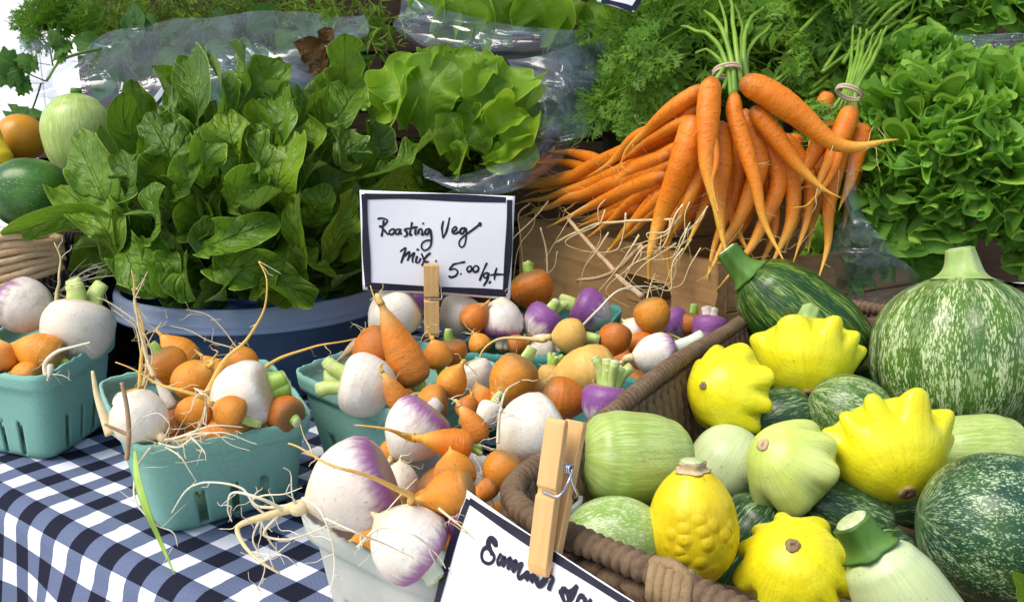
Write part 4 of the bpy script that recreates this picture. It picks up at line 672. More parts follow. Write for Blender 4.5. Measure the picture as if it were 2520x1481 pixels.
def ell(u, v, c, rad, k=1.):
    r = ray(u, v)/rad; o = (CAM-c)/rad; a, b, cc = r @ r, o @ r, o @ o-k*k; dd = b*b-a*cc; t = (-b-math.sqrt(dd))/a if dd > 0 else -b/a; return CAM+ray(u, v)*t
# --- chard
CC, CR = np.array([TC[0], TC[1]+.01, .12]), np.array([.195, .185, .27])
ch = thing('chard_heap', 'heap of glossy dark green chard leaves filling the blue tub', 'chard', (TC[0], TC[1], .02))
rg = np.random.default_rng(21)
for i in range(262):
    a = rg.uniform(0, 2*math.pi); el_ = math.asin(rg.uniform(.02, .95)); d = np.array([math.cos(a)*math.cos(el_), math.sin(a)*math.cos(el_), math.sin(el_)]); k = rg.uniform(.66, 1.10); tip = CC+d*CR*k+np.array([0, 0, .012]); b = CC+d*CR*k*.35*np.array([1, 1, .3])
    b = tip+nz(b-tip)*min(np.linalg.norm(b-tip), rg.uniform(.11, .16)); md_ = (tip+b)/2+d*.02+rg.normal(size=3)*.008
    side = nz(np.cross(d, (0, 0, 1))); nr = nz(-FW*.7+d*.4+np.array([0, 0, .5])+rg.normal(size=3)*.6)
    obj('leaf', leaf_geo([b, md_, tip], rg.uniform(.036, .060), nr, 'chard', rg.uniform(-.3, 1.1), rg.uniform(.10, .24), .05, i+50, freq=rg.uniform(1.4, 3.2), lean=rg.uniform(-.9, .9), twist=rg.uniform(-1.3, 1.3)), M['chard'], ch)
HERO = [  # base, middle, tip pixel, width px, inflate, cup, lean
 ((495, 330), (482, 240), (462, 138), 120, 1.0, .5, .3), ((540, 330), (560, 250), (505, 128), 90, 1.01, .6, -.4), ((612, 290), (600, 200), (606, 112), 105, 1.0, .35, .2), ((835, 300), (842, 200), (846, 82), 165, 1.0, .15, 0),
 ((800, 330), (835, 290), (885, 215), 120, 1.06, .2, -.2), ((440, 470), (415, 370), (360, 280), 135, 1.06, -.2, .1), ((330, 610), (250, 470), (185, 322), 150, 1.06, .2, .35), ((350, 600), (215, 530), (12, 578), 92, 1.10, .5, .5),
 ((300, 660), (262, 560), (150, 455), 150, 1.08, .15, -.2), ((390, 610), (385, 530), (372, 452), 150, 1.10, .2, 0), ((500, 470), (500, 390), (512, 305), 100, 1.08, .3, .1), ((590, 430), (575, 350), (560, 275), 120, 1.05, .3, -.2),
 ((670, 390), (680, 310), (690, 222), 130, 1.03, .25, .2), ((640, 480), (640, 400), (600, 340), 105, 1.1, .6, .2), ((770, 420), (775, 350), (765, 292), 115, 1.08, .3, -.2), ((860, 440), (850, 380), (848, 312), 120, 1.08, .25, .1),
 ((680, 520), (690, 430), (722, 322), 120, 1.12, .3, .55), ((720, 470), (750, 430), (800, 400), 90, 1.14, .4, .2), ((480, 620), (560, 590), (690, 540), 120, 1.14, .35, .3), ((600, 540), (640, 510), (695, 470), 75, 1.14, .5, .2), ((560, 520), (600, 470), (650, 420), 100, 1.10, .4, -.3),
 ((745, 720), (735, 560), (738, 410), 95, 1.12, .4, .5), ((800, 660), (830, 570), (872, 468), 115, 1.12, .35, -.3), ((840, 640), (880, 600), (880, 520), 100, 1.1, .3, .1), ((820, 455), (960, 420), (1085, 325), 105, 1.16, .4, .4), ((850, 480), (950, 470), (1010, 400), 90, 1.10, .2, -.3),
 ((600, 660), (690, 690), (770, 752), 110, 1.12, .5, .2), ((520, 640), (590, 660), (700, 640), 130, 1.16, .4, -.2), ((350, 580), (400, 650), (410, 735), 110, 1.14, .3, .3), ((310, 580), (330, 660), (395, 728), 125, 1.10, .25, -.3), ((450, 620), (450, 680), (480, 740), 95, 1.12, .5, .1),
 ((700, 600), (770, 650), (830, 690), 90, 1.10, .4, .3), ((430, 480), (460, 440), (470, 380), 90, 1.12, .4, -.2), ((560, 740), (560, 690), (620, 640), 100, 1.10, .4, .1), ((640, 740), (640, 700), (690, 660), 85, 1.12, .4, .2), ((300, 520), (320, 440), (290, 380), 100, 1.06, .3, .1), ((760, 560), (790, 500), (800, 450), 95, 1.12, .4, -.4), ((870, 400), (920, 340), (905, 260), 110, .98, .3, .2)]
for i, (b, m_, t_, wd, k, cup, ln) in enumerate(HERO):
    pb, pm, pt = ell(*b, CC, CR, k*.86), ell(*m_, CC, CR, k*1.02), ell(*t_, CC, CR, k*1.0); d = nz((pm-CC)/CR); w_ = wd*dep(pm)/F*.86
    obj('leaf', leaf_geo([pb, pm, pt], w_, nz(-FW*.8+d*.35+np.array([.6*math.sin(i*2.1), 0, .5+.4*math.cos(i*1.3)])), 'chard', cup*1.7, .19, .05, 300+i, 44, 27, freq=1.4+1.8*((i*.37) % 1), lean=ln*1.3, twist=.9*math.sin(i*3.7)), M['chard'], ch)
# --- butter lettuce
def butter(label, c, rad, heroes, nfill, seed, wd=(.07, .10), mat='butter', nm='butter_lettuce'):
    h = thing(nm, label, 'lettuce', c-np.array([0, 0, rad[2]])); rg = np.random.default_rng(seed)
    for i in range(nfill):
        a = rg.uniform(0, 2*math.pi); el_ = rg.uniform(-.1, 1.3); d = np.array([math.cos(a)*math.cos(el_), math.sin(a)*math.cos(el_), math.sin(el_)]); k = rg.uniform(.55, .92); tip = c+d*rad*k; b = c+d*rad*.1-np.array([0, 0, rad[2]*.4]); md_ = (b+tip)/2+d*rad*.12
        obj('leaf', leaf_geo([b, md_, tip], rg.uniform(*wd), nz(-d*.35+np.array([0, -.4, .6])+rg.normal(size=3)*.3), 'butter', rg.uniform(.3, .95), rg.uniform(.08, .15), .016, seed*100+i, 28, 19, 2.), M[mat], h)
    for i, (b, m_, t_, w_, k, cup, ln) in enumerate(heroes):
        pb, pm, pt = ell(*b, c, rad, k*.88), ell(*m_, c, rad, k*1.02), ell(*t_, c, rad, k); d = nz((pm-c)/rad)
        obj('leaf', leaf_geo([pb, pm, pt], w_*dep(pm)/F, nz(-FW*.8+d*.5+np.array([.3*math.sin(i*1.7+seed), 0, .35])), 'butter', cup*1.5, .17, .02, seed*50+i, 34, 23, 2.2, lean=ln, twist=.7*math.sin(i*2.9)), M['butter'], h)
    return h
c1 = Y(1110, 270, 1.33); butter('loose butter lettuce head with broad pale leaves behind the chard', c1, np.array([.122, .10, .112]), [((960, 330), (960, 260), (1010, 130), 120, 1., .4, .2), ((1000, 320), (1000, 240), (945, 180), 110, 1.02, .5, -.2), ((1050, 340), (1055, 230), (1110, 150), 170, 1.06, .1, .25), ((1080, 240), (1140, 190), (1180, 128), 150, 1., .2, 0), ((1170, 270), (1220, 230), (1255, 165), 130, 1., .4, .4), ((1120, 300), (1180, 270), (1260, 215), 120, 1.05, .6, -.3), ((930, 300), (935, 250), (910, 210), 90, 1., .4, .3), ((1120, 400), (1120, 330), (1130, 275), 100, 1.06, .35, .2), ((1200, 330), (1250, 300), (1320, 255), 130, 1.0, .5, -.3), ((1040, 200), (1060, 160), (1080, 112), 70, .98, .6, .3)], 40, 3, (.075, .115))
c2 = Y(1225, 345, 1.27); butter('smaller butter lettuce head cupped in the crumpled plastic bag', c2, np.array([.065, .06, .065]), [((1200, 380), (1180, 330), (1160, 280), 90, 1., .6, .2), ((1200, 390), (1250, 370), (1310, 290), 110, 1.02, .6, .3), ((1190, 400), (1240, 400), (1310, 340), 100, 1.08, .7, -.3), ((1130, 435), (1140, 380), (1155, 325), 70, 1.06, .8, .4), ((1200, 340), (1230, 300), (1270, 270), 90, 1., .6, -.2)], 16, 4, (.05, .07))
c3 = Y(1235, 0, 1.55); butter('bagged butter lettuce head at the top of the heap', c3, np.array([.17, .12, .09]), [((1080, 80), (1070, 30), (1050, -20), 120, 1.05, .4, .2), ((1150, 90), (1150, 40), (1130, -20), 150, 1.08, .3, .2), ((1260, 90), (1240, 40), (1200, -30), 170, 1.1, .2, -.2), ((1330, 90), (1340, 40), (1300, -40), 170, 1.08, .4, .3), ((1400, 100), (1410, 60), (1440, 10), 150, 1.08, .5, -.3), ((1440, 90), (1460, 50), (1480, 0), 100, 1.05, .5, .3), ((1110, 70), (1100, 45), (1120, 10), 80, 1.12, .7, .3), ((1030, 40), (1040, 10), (1040, -30), 90, 1., .4, 0)], 30, 5, (.08, .11))
butter('dark leafy greens pressed inside the crumpled bag beside the carrots', Y(1450, 250, 1.52), np.array([.11, .07, .15]), [], 46, 6, (.05, .085), 'chard', 'leafy_greens')
butter('dark green leaves low in the bag under the butter lettuces', Y(1120, 430, 1.36), np.array([.15, .05, .07]), [], 40, 7, (.05, .08), 'chard', 'leafy_greens')
# --- frilly lettuce
def frill_geo(seed, nr=18, na=300):
    rg = np.random.default_rng(seed); r = np.linspace(.03, 1, nr)[:, None]; p = np.linspace(-1, 1, na)[None]; an = p*1.25; ph = rg.uniform(0, 6.28, 6)
    edge = 1+.12*np.sin(p*4+ph[0])+.10*np.sin(p*9+ph[1])+.06*np.abs(((p*20+ph[2]) % 1)-.5)+.006*rg.normal(size=(1, na)); R_ = r*(1+(edge-1)*r**2); k = r**3
    z = r**2.4*(.16*np.sin(p*10+ph[3])+.20*np.sin(p*21+ph[4])*r**1.5+.12*np.sin(p*43+ph[5])*r**3+.05*np.sin(p*77+ph[0])*r**5)+.10*r**2+.03*np.sin(r*14+p*11)
    an2 = an+.08*k*np.sin(p*22+2*ph[3])+.11*k*np.sin(p*46+2*ph[4]); x = R_*np.cos(an2)*(1-.12*k*np.abs(np.sin(p*15+ph[3]))); y = R_*np.sin(an2)*.92
    V = np.stack([x+0*p, y, z], -1); Vv, Fs, _ = grid(V); rt = np.stack([np.where(r > .93, 1., .5)*np.sign(p+.001)*np.maximum(np.abs(p), .3*(r > .93)) * np.where(r > .93, 1/np.maximum(np.abs(p), .3), 1), r+0*p, 0*r+p], -1).reshape(-1, 3)
    return Vv, Fs, rt
def gm(name, g, mat, smooth=True): return mesh(name, g[0], g[1], mat, g[2], smooth)
FRILL = [gm('frilled_leaf', frill_geo(s), M['curly']) for s in range(8)]
def frilly(label, c, rad, n, seed, size):
    h = thing('frilly_lettuce', label, 'lettuce', c-np.array([0, 0, rad[2]])); rg = np.random.default_rng(seed); ga = math.pi*(3-math.sqrt(5))
    for i in range(n):
        zz = 1-1.25*(i+.5)/n; a = ga*i; rr_ = math.sqrt(max(0, 1-zz*zz)); d = np.array([math.cos(a)*rr_, math.sin(a)*rr_, zz]); d = nz(d+rg.normal(size=3)*.12); 
        if d[1] > .75: continue
        s = size*rg.uniform(.8, 1.25); pos = c+d*rad*rg.uniform(.55, .74); tang = nz(np.cross(d, nz(rg.normal(size=3)))); up_ = nz(np.array([0, 0, 1.])-d*d[2]+.001); x = nz(d*rg.uniform(.35, .9)-up_*rg.uniform(-.5, .6)+tang*.7); nn = nz(d+up_*.25+rg.normal(size=3)*.3)
        inst('leaf', FRILL[rg.integers(0, 8)], pos, x, nn, s, h)
    return h
frilly('large frilly green lettuce spilling from a clear bag beside the carrots', Y(2362, 445, 1.08), np.array([.150, .12, .132]), 190, 8, .064)
frilly('frilly green lettuce head behind the large one, below the upper bag', Y(2235, 250, 1.22), np.array([.07, .06, .06]), 50, 9, .048)
frilly('bagged frilly green lettuce at the top right', Y(2420, 40, 1.36), np.array([.15, .10, .12]), 120, 10, .058)
frilly('frilly lettuce leaves pressed inside the clear bag above the rope rim', Y(2170, 640, 1.12), np.array([.075, .05, .05]), 26, 12, .05)
# ================================================================ ferny carrot tops and herbs
def lf(p, d, n, l, w): s = np.cross(n, d); return np.array([p, p+d*l*.45+s*w, p+d*l, p+d*l*.45-s*w])
def frond_geo(seed, npair=7, sub=4, droop=.25):
    rg = np.random.default_rng(seed); V, Fs, A = [], [], []
    def quad(q, k):
        b = len(V); V.extend(q); Fs.append((b, b+1, b+2, b+3)); A.extend([(.4, .5, k)]*4)
    up_ = np.array([0, 0, 1.]); ax = spl([(0, 0, 0), (.35, rg.uniform(-.05, .05), .05), (.7, rg.uniform(-.08, .08), 0), (1, rg.uniform(-.1, .1), -droop)], 40)
    st, sf, _ = sweep(ax, np.linspace(.010, .003, 40), 4)
    for i in range(npair):
        t = .3+.68*i/npair; k = int(t*39); p = ax[k]; T = nz(ax[min(39, k+1)]-ax[k-1]); S = np.cross(up_, T); l = .36*(1-t)**.7+.07
        for sgn in (-1, 1):
            d = nz(T*.75+S*sgn*.8+up_*rg.uniform(-.35, .35)+rg.normal(size=3)*.1); nn = nz(np.cross(d, np.cross(up_, d))+rg.normal(size=3)*.25); L2 = l*rg.uniform(.8, 1.15); quad([p, p+d*L2*.5+nn*.002+np.cross(nn, d)*.003, p+d*L2, p+d*L2*.5-np.cross(nn, d)*.003], .2)
            for j in range(sub):
                u = .18+.82*j/sub; q = p+d*L2*u; sl2 = L2*.42*(1-u*.75)+.012
                for s2 in (-1, 1):
                    e = nz(d*.7+np.cross(nn, d)*s2*.9+rg.normal(size=3)*.15); quad(lf(q, e, nn, sl2*.7, sl2*.10), .5)
                    for w2 in (-.7, 0, .7): e2 = nz(e+np.cross(nn, e)*w2+rg.normal(size=3)*.12); quad(lf(q+e*sl2*.45, e2, nn, sl2*.95, sl2*.16), .6)
            quad(lf(p+d*L2, d, nn, .03, .007), .7)
    return join([(st, sf, np.tile([[.05, .3, .3]], (len(st), 1))), (np.array(V), Fs, np.array(A))])
FROND = [gm('frond', frond_geo(s), M['fern'], False) for s in range(6)]
def herb_geo(seed, n=34, l=.11, w=.010, curl=.2):
    rg = np.random.default_rng(seed); ax = spl([(0, 0, 0), (.3, .03, .02), (.65, rg.uniform(-.1, .1), 0), (1, rg.uniform(-.15, .15), -.1)], 30); st = sweep(ax, np.linspace(.009, .004, 30), 5); gs = [(st[0], st[1], np.tile([[.05, .3, .3]], (len(st[0]), 1)))]
    for i in range(n):
        t = .12+.86*i/n; p = ax[int(t*29)]; d = nz(np.array([.55, 0, 0])+nz(rg.normal(size=3)*np.array([.1, 1, 1]))*.9); q = nz(rg.normal(size=3)); nn = nz(np.cross(d, q)); L2 = l*rg.uniform(.6, 1.3)*(1.1-t*.5); s = np.cross(nn, d)
        V = [p]; mid_ = [p+d*L2*k+nn*L2*curl*k*k for k in (.3, .65, 1.)]; V += [mid_[0]+s*w, mid_[0]-s*w, mid_[1]+s*w*.8, mid_[1]-s*w*.8, mid_[2]]; gs.append((np.array(V), [(0, 1, 2), (1, 3, 4, 2), (3, 5, 4)], np.tile([[.4, .5, .5]], (6, 1))))
    return join(gs)
HERB = [gm('sprig', herb_geo(s), M['herb'], False) for s in range(4)]+[gm('sprig', herb_geo(s+9, 24, .17, .017, .5), M['herb'], False) for s in range(3)]
def sprigs(name, label, cat, pool, specs, n, seed, jit, part):
    """specs: (u0,v0,y0, u1,v1,y1) regions: base and tip pixels with distance"""
    c = Y(specs[0][0], specs[0][1]+60, specs[0][2]); h = thing(name, label, cat, c); rg = np.random.default_rng(seed)
    for i in range(n):
        s = specs[i % len(specs)]; j = rg.normal(size=4)*jit; a = Y(s[0]+j[0], s[1]+j[1]*.6, s[2]+rg.uniform(-.03, .06)); b = Y(s[3]+j[2]*1.2, s[4]+j[3]*.9, s[5]+rg.uniform(-.05, .05)); L = np.linalg.norm(b-a)
        inst(part, pool[rg.integers(0, len(pool))], a, b-a, nz(-FW*.8+np.array([0, 0, .7])+rg.normal(size=3)*.5), L, h, rg.uniform(.8, 1.2))
    return h
# herbs, top left
sprigs('herb_bunch', 'tall bunch of needle leaved green herb behind the plastic bag', 'herb', HERB[:4], [(260, 150, 1.66, 250, 40, 1.62), (330, 120, 1.7, 320, 20, 1.66), (450, 110, 1.7, 440, 10, 1.66), (600, 100, 1.7, 560, 10, 1.66), (740, 90, 1.7, 760, 10, 1.66), (300, 190, 1.62, 230, 20, 1.6), (380, 160, 1.62, 350, -10, 1.58), (480, 150, 1.62, 470, 0, 1.58), (570, 130, 1.62, 600, -20, 1.56), (660, 120, 1.62, 720, 0, 1.55), (420, 140, 1.6, 300, 60, 1.5), (560, 120, 1.6, 480, 50, 1.5), (720, 100, 1.62, 820, 10, 1.56)], 300, 5, 40, 'sprig')
sprigs('herb_bunch', 'broader leaved herb sprigs hanging behind the butter lettuce bag', 'herb', HERB[4:], [(820, 20, 1.5, 870, 130, 1.44), (900, 10, 1.5, 930, 120, 1.44), (780, 10, 1.52, 800, 80, 1.46), (860, 60, 1.5, 980, 70, 1.45), (920, 40, 1.52, 940, 30, 1.5)], 20, 6, 22, 'sprig')
sprigs('dill_bunch', 'lacy leaved herb stems against the bright background', 'herb', FROND, [(150, 140, 1.5, 150, -40, 1.5), (150, 90, 1.5, 60, 90, 1.48), (160, 60, 1.5, 110, 30, 1.48), (200, 110, 1.5, 230, 20, 1.5), (140, 40, 1.5, 70, 10, 1.5)], 22, 7, 24, 'frond')
# flat parsley leaves
def parsley_geo(seed):
    rg = np.random.default_rng(seed); V, Fs, A = [], [], []
    for lob_, (a, l) in enumerate(((0, .62), (.75, .5), (-.75, .5))):
        c = np.array([.38, 0, 0]); d = np.array([math.cos(a), math.sin(a), 0]); s = np.array([-d[1], d[0], 0]); n = 9; b = len(V)
        for i in range(n+1):
            t = i/n; w = l*.42*math.sin(math.pi*min(1, t*.92+.04)**.8)*(1+.28*(1 if i % 2 else -1)*(t > .25)); p = c+d*l*t
            for sg in (-1, 0, 1): V.append(p+s*sg*w+d*.05*abs(sg)*(i % 2)+np.array([0, 0, .10*math.sin(t*3+lob_)-.06*abs(sg)])); A.append((sg, t, .5))
        Fs += [(b+i*3+j, b+i*3+j+1, b+i*3+j+4, b+i*3+j+3) for i in range(n) for j in (0, 1)]
    st = sweep(spl([(0, 0, -.02), (.2, .01, 0), (.42, 0, 0)], 8), np.full(8, .012), 5); return join([(np.array(V), Fs, np.array(A)), (st[0], st[1], np.tile([[.05, .3, .3]], (len(st[0]), 1)))])
PARS = [gm('parsley_leaf', parsley_geo(s), M['parsley']) for s in range(2)]
pr = thing('parsley_sprig', 'flat parsley leaves hanging out over the bag corner', 'parsley', Y(110, 250, 1.28))
for (u0, v0, u1, v1, s, q) in ((115, 200, 30, 165, 1.2, 0), (125, 160, 60, 150, .9, 1), (110, 205, 40, 205, .9, 1), (100, 205, 70, 300, 1.25, 0), (140, 150, 140, 100, 1., 1), (120, 130, 165, 120, .8, 0)):
    a, b = Y(u0, v0, 1.27), Y(u1, v1, 1.25); inst('leaf', PARS[q], a, b-a, nz(-FW+np.array([.2, 0, .4])), np.linalg.norm(b-a)*s*1.5, pr)
obj('stalk', tube([Y(115, 200, 1.27), Y(150, 150, 1.3), Y(250, 120, 1.4)], .0018, .0025, 6), M['carrot_stalk'], pr); obj('stalk', tube([Y(148, 130, 1.5), Y(145, 40, 1.5), Y(147, -20, 1.5)], .005, .004, 8), M['carrot_stalk'], pr)
# leaves seen through the bag
bl = thing('mint_bunch', 'toothed mint leaves pressed inside the clear bag', 'mint', Y(420, 280, 1.45)); rg = np.random.default_rng(17)
for i in range(75):
    a = Y(rg.uniform(260, 880), rg.uniform(80, 310), 1.46+rg.uniform(-.03, .05)); d = idir(rg.uniform(0, 360), rg.uniform(-.3, .3)); L = rg.uniform(.04, .075); obj('leaf', leaf_geo([a, a+d*L*.5-FW*.006, a+d*L], L*.62, nz(-FW+rg.normal(size=3)*.5), 'lance', .2, .05, .02, 900+i, 16, 9), M['parsley'], bl)
dl_ = thing('dead_leaf', 'brown wilted leaf in the bag behind the tall chard leaf', 'leaf', Y(765, 150, 1.36))
for i, (b, t_, w_) in enumerate((((800, 170), (722, 105), 70), ((810, 180), (760, 185), 40), ((800, 110), (820, 100), 50))):
    a, b2 = Y(*b, 1.36), Y(*t_, 1.35); obj('blade', leaf_geo([a, (a+b2)/2+np.array([0, 0, .008]), b2], w_*1.35/F, -FW, 'lance', .3, .08, .03, 70+i), M['dead_leaf'], dl_)
# ================================================================ carrots
def yc(u, v, lay=0): 
    r = ray(u, v); t_ = ((np.r_[CA, 0]-CAM) @ np.r_[CN, 0])/(r @ np.r_[CN, 0]); y0 = max(t_*r[1], 1.02) if u < 1900 else 1.02
    return y0-.035+max(0, 560-v)/400*.05+lay*.030+(-.02 if v > 600 else 0)
def carrot_bunch(label, c, roots, band=None, stalks=None, tops=0, seed=0):
    h = thing('carrot_bunch', label, 'carrots', c)
    for i, (pts, r, lay) in enumerate(roots):
        P3 = [Y(q[0], q[1], yc(q[0], q[1], lay)) for q in pts]; n = 56; P = spl(P3, n); P = P+.0025*np.stack([sn(P, 50, seed*31+i+k) for k in range(3)], -1)*np.linspace(0, 1, n)[:, None]; x = np.linspace(0, 1, n); rad = spl1([0, .015, .05, .13, .25, .45, .65, .82, .93, 1.], [.25, .55, .82, .97, 1., .80, .52, .26, .11, .04], x)*r*.78*dep(P[0])/F; rad = np.maximum(rad, .0007)
        sd = seed*17+i
        obj('carrot', sweep(P, rad, 22, lambda a, t: 1+(1-t)*(.035*sn(np.stack([np.cos(a)+0*t, np.sin(a)+0*t, t*5+0*a], -1), 1.4, sd)+.014*np.sin(t*85+2*np.sin(a+sd))+.012*np.sin(t*37+3*np.sin(a*2+sd))), t=x*1.08), M['carrot' if lay < 2 else 'carrot_dull'], h)
        if i % 3 < 2: hair(h, P[16:], 7, .026, sd+5, 'rootlet', .0004)
    if band:
        u, v, w_, hgt, y_, tl = band; th = np.linspace(0, 2*math.pi, 40); cc = Y(u, v, y_); d = dep(cc); sx = idir(tl, 0); sy = idir(tl+90, 1.6)
        obj('rubber_band', join([sweep(np.array([cc+sx*math.cos(t)*w_*d/F+sy*math.sin(t)*hgt*d/F*2.2+idir(tl+90)*k*.003 for t in th]), np.full(40, .0017), 6) for k in (0, 1)]), M['rubber'], h)
    for i, s in enumerate(stalks or []):
        pts = [Y(q[0], q[1], q[2]) for q in s[1]]; obj('stalk', tube(pts, s[0]*.8*dep(pts[0])/F, s[0]*.42*dep(pts[0])/F, 9, 24, .002, i+seed), M['carrot_stalk'], h)
    return h
y0 = 1.10
b1_ = carrot_bunch('large bunch of orange carrots tied with a rubber band, fanning over the crate', Y(1790, 300, 1.08), [
 ([(1822, 200), (1880, 225), (1960, 280), (2040, 345), (2110, 362), (2215, 342)], 44, -1.6), ([(1752, 190), (1745, 250), (1742, 330), (1740, 420), (1772, 560)], 37, -1.6), ([(1757, 330), (1762, 400), (1752, 450), (1765, 520)], 12, -1.7), ([(1808, 228), (1808, 280), (1840, 380), (1868, 480), (1890, 560), (1935, 655)], 28, -1.3),
 ([(1850, 265), (1905, 330), (1965, 410), (2020, 460), (2064, 488)], 32, -1.), ([(1712, 285), (1680, 400), (1630, 530), (1602, 620), (1600, 692)], 46, -.9), ([(1775, 300), (1772, 420), (1770, 520), (1788, 640)], 37, -.6), ([(1735, 215), (1660, 265), (1590, 325), (1545, 365), (1530, 405)], 28, -.8),
 ([(1725, 260), (1620, 320), (1560, 340), (1500, 400), (1440, 440)], 28, -.3)], band=(1790, 178, 34, 9, 1.055, 8), stalks=[(9, [(1800, 240, 1.04), (1785, 150, 1.06), (1750, 90, 1.10), (1675, 65, 1.15)]), (10, [(1808, 235, 1.04), (1800, 150, 1.06), (1775, 70, 1.1), (1735, 30, 1.16)]), (9, [(1825, 215, 1.05), (1815, 150, 1.06), (1805, 60, 1.1), (1800, -10, 1.18)]), (8, [(1760, 200, 1.04), (1780, 165, 1.05), (1740, 120, 1.1), (1715, 130, 1.1)]), (9, [(1840, 215, 1.06), (1830, 140, 1.07), (1840, 60, 1.12), (1880, 20, 1.2)]), (8, [(1850, 240, 1.07), (1835, 160, 1.07), (1850, 110, 1.1), (1900, 60, 1.15)]), (7, [(1780, 220, 1.04), (1795, 160, 1.06), (1785, 60, 1.1), (1770, 0, 1.16)]), (7, [(1815, 225, 1.05), (1822, 140, 1.07), (1825, 70, 1.12), (1810, 10, 1.2)])], seed=1)
carrot_bunch('carrots spread to the left over the crate end under the tied bunch', Y(1520, 450, 1.22), [
 ([(1720, 300), (1600, 350), (1480, 400), (1380, 445), (1210, 472)], 30, .3), ([(1700, 340), (1560, 395), (1440, 425), (1350, 440), (1270, 458)], 28, .9), ([(1690, 370), (1540, 420), (1400, 470), (1262, 502)], 30, .2), ([(1670, 400), (1520, 450), (1400, 490), (1275, 538)], 29, -.1), ([(1640, 430), (1540, 470), (1430, 520), (1350, 560)], 27, -.3), ([(1600, 470), (1520, 505), (1430, 545)], 24, .1), ([(1580, 500), (1500, 530), (1410, 560)], 24, .3),
 ([(1490, 400), (1400, 375), (1340, 372)], 19, 1.2), ([(1480, 420), (1380, 400), (1305, 402)], 17, 1.3), ([(1650, 380), (1560, 420), (1500, 455), (1470, 460)], 24, -.4), ([(1660, 450), (1590, 520), (1550, 560), (1480, 640)], 20, .0), ([(1700, 310), (1590, 370), (1460, 430), (1330, 475)], 24, .6), ([(1690, 350), (1600, 400), (1480, 460), (1380, 520)], 22, -.2), ([(1650, 410), (1560, 450), (1480, 475), (1310, 515)], 22, .5), ([(1640, 440), (1560, 490), (1500, 545), (1425, 600)], 18, -.1), ([(1700, 400), (1620, 470), (1560, 540), (1505, 600)], 20, .2), ([(1710, 290), (1620, 330), (1540, 385), (1520, 420)], 20, -.6), ([(1500, 430), (1400, 450), (1290, 480)], 18, 1.)], seed=2)
carrot_bunch('carrots hanging down in front of the crate between the two tied bunches', Y(1800, 560, 1.0), [
 ([(1830, 270), (1865, 400), (1838, 500), (1790, 590), (1732, 690)], 33, -.2), ([(1840, 290), (1915, 430), (1880, 540), (1820, 640), (1765, 715)], 32, .1), ([(1880, 310), (1950, 470), (1935, 570), (1890, 670)], 34, .2), ([(1760, 300), (1720, 420), (1690, 500), (1635, 600)], 32, -.2), ([(1770, 330), (1750, 450), (1720, 540), (1680, 615)], 26, .3), ([(1800, 300), (1815, 420), (1800, 500), (1760, 600), (1742, 690)], 28, .4), ([(1930, 330), (1990, 440), (1985, 540), (1955, 645)], 27, .5), ([(1740, 420), (1690, 530), (1620, 600)], 26, .8), ([(1830, 430), (1830, 540), (1750, 640)], 30, .9), ([(1790, 350), (1790, 480), (1810, 560), (1860, 640)], 24, .3), ([(1720, 330), (1650, 470), (1570, 560), (1490, 610)], 24, .2), ([(1860, 360), (1900, 480), (1905, 560), (1860, 690)], 26, .6), ([(1740, 380), (1670, 520), (1640, 610), (1660, 700)], 24, .5), ([(1900, 380), (1960, 520), (1930, 620)], 26, .8)], seed=3)
carrot_bunch('second tied carrot bunch beside the frilly lettuce', Y(2070, 430, 1.03), [
 ([(2098, 262), (2075, 320), (2045, 400), (2015, 450), (2005, 505)], 33, -.2), ([(2052, 300), (2000, 380), (1968, 440), (1957, 497)], 30, .3), ([(2125, 305), (2105, 380), (2080, 470), (2060, 520)], 32, .4), ([(2085, 300), (2060, 400), (2045, 500), (2038, 600), (2008, 695)], 28, .2), ([(2040, 228), (2010, 300), (1990, 360)], 26, .9), ([(2110, 320), (2100, 420), (2090, 480), (2080, 560)], 34, 1.2), ([(2050, 330), (2020, 440), (2000, 540), (1985, 620)], 32, 1.2), ([(1960, 330), (1930, 420), (1925, 480)], 30, 1.3), ([(2080, 330), (2050, 420), (1990, 500), (1955, 505)], 14, -.4)],
 band=(2088, 232, 32, 8, 1.06, -22), stalks=[(7+(i % 3), [(2050+i*12, 270+i*4, 1.07), (2078+i*5, 225+i*2, 1.08), (2095+i*10, 150, 1.12), (2100+i*17, 80-abs(i-3)*6, 1.2)]) for i in range(6)], seed=4)
rg = np.random.default_rng(77); cb2 = [o for o in bpy.data.objects if o.name.startswith('carrot_bunch')][1]
for i in range(26):
    u, v = rg.uniform(1290, 1800), rg.uniform(490, 620); yy = yc(u, v)-.03; p_ = [Y(u, v, yy), Y(u-rg.uniform(0, 40), v+rg.uniform(20, 50), yy-.004), Y(u-rg.uniform(10, 100), v+rg.uniform(50, 110), yy-.006), Y(u-rg.uniform(20, 130), v+rg.uniform(70, 170), yy-.004)]
    obj('side_root', tube(p_, rg.uniform(.0006, .0016), .0003, 5, 26, .003, i), M['rootlet'], cb2)
tops = thing('feathery_greens', 'mass of feathery green carrot tops behind the bunches', 'carrot tops', Y(1900, 150, 1.35))
rg = np.random.default_rng(33)
for i in range(120):
    u, v = rg.uniform(1560, 2270), rg.uniform(-40, 330)
    if v > 150+max(0, (u-1560))*.25 and u > 1640: v -= 150
    y_ = 1.24+rg.uniform(0, .22)-max(0, v-150)/200*.04; a = Y(u, v, y_); an = rg.uniform(0, 360) if rg.random() < .5 else rg.uniform(100, 200); d = idir(an, rg.uniform(-.2, .5)); L = rg.uniform(.13, .23)
    inst('frond', FROND[rg.integers(0, 6)], a-d*L*.4, d, nz(-FW*.8+np.array([0, 0, .7])+rg.normal(size=3)*.4), L, tops)
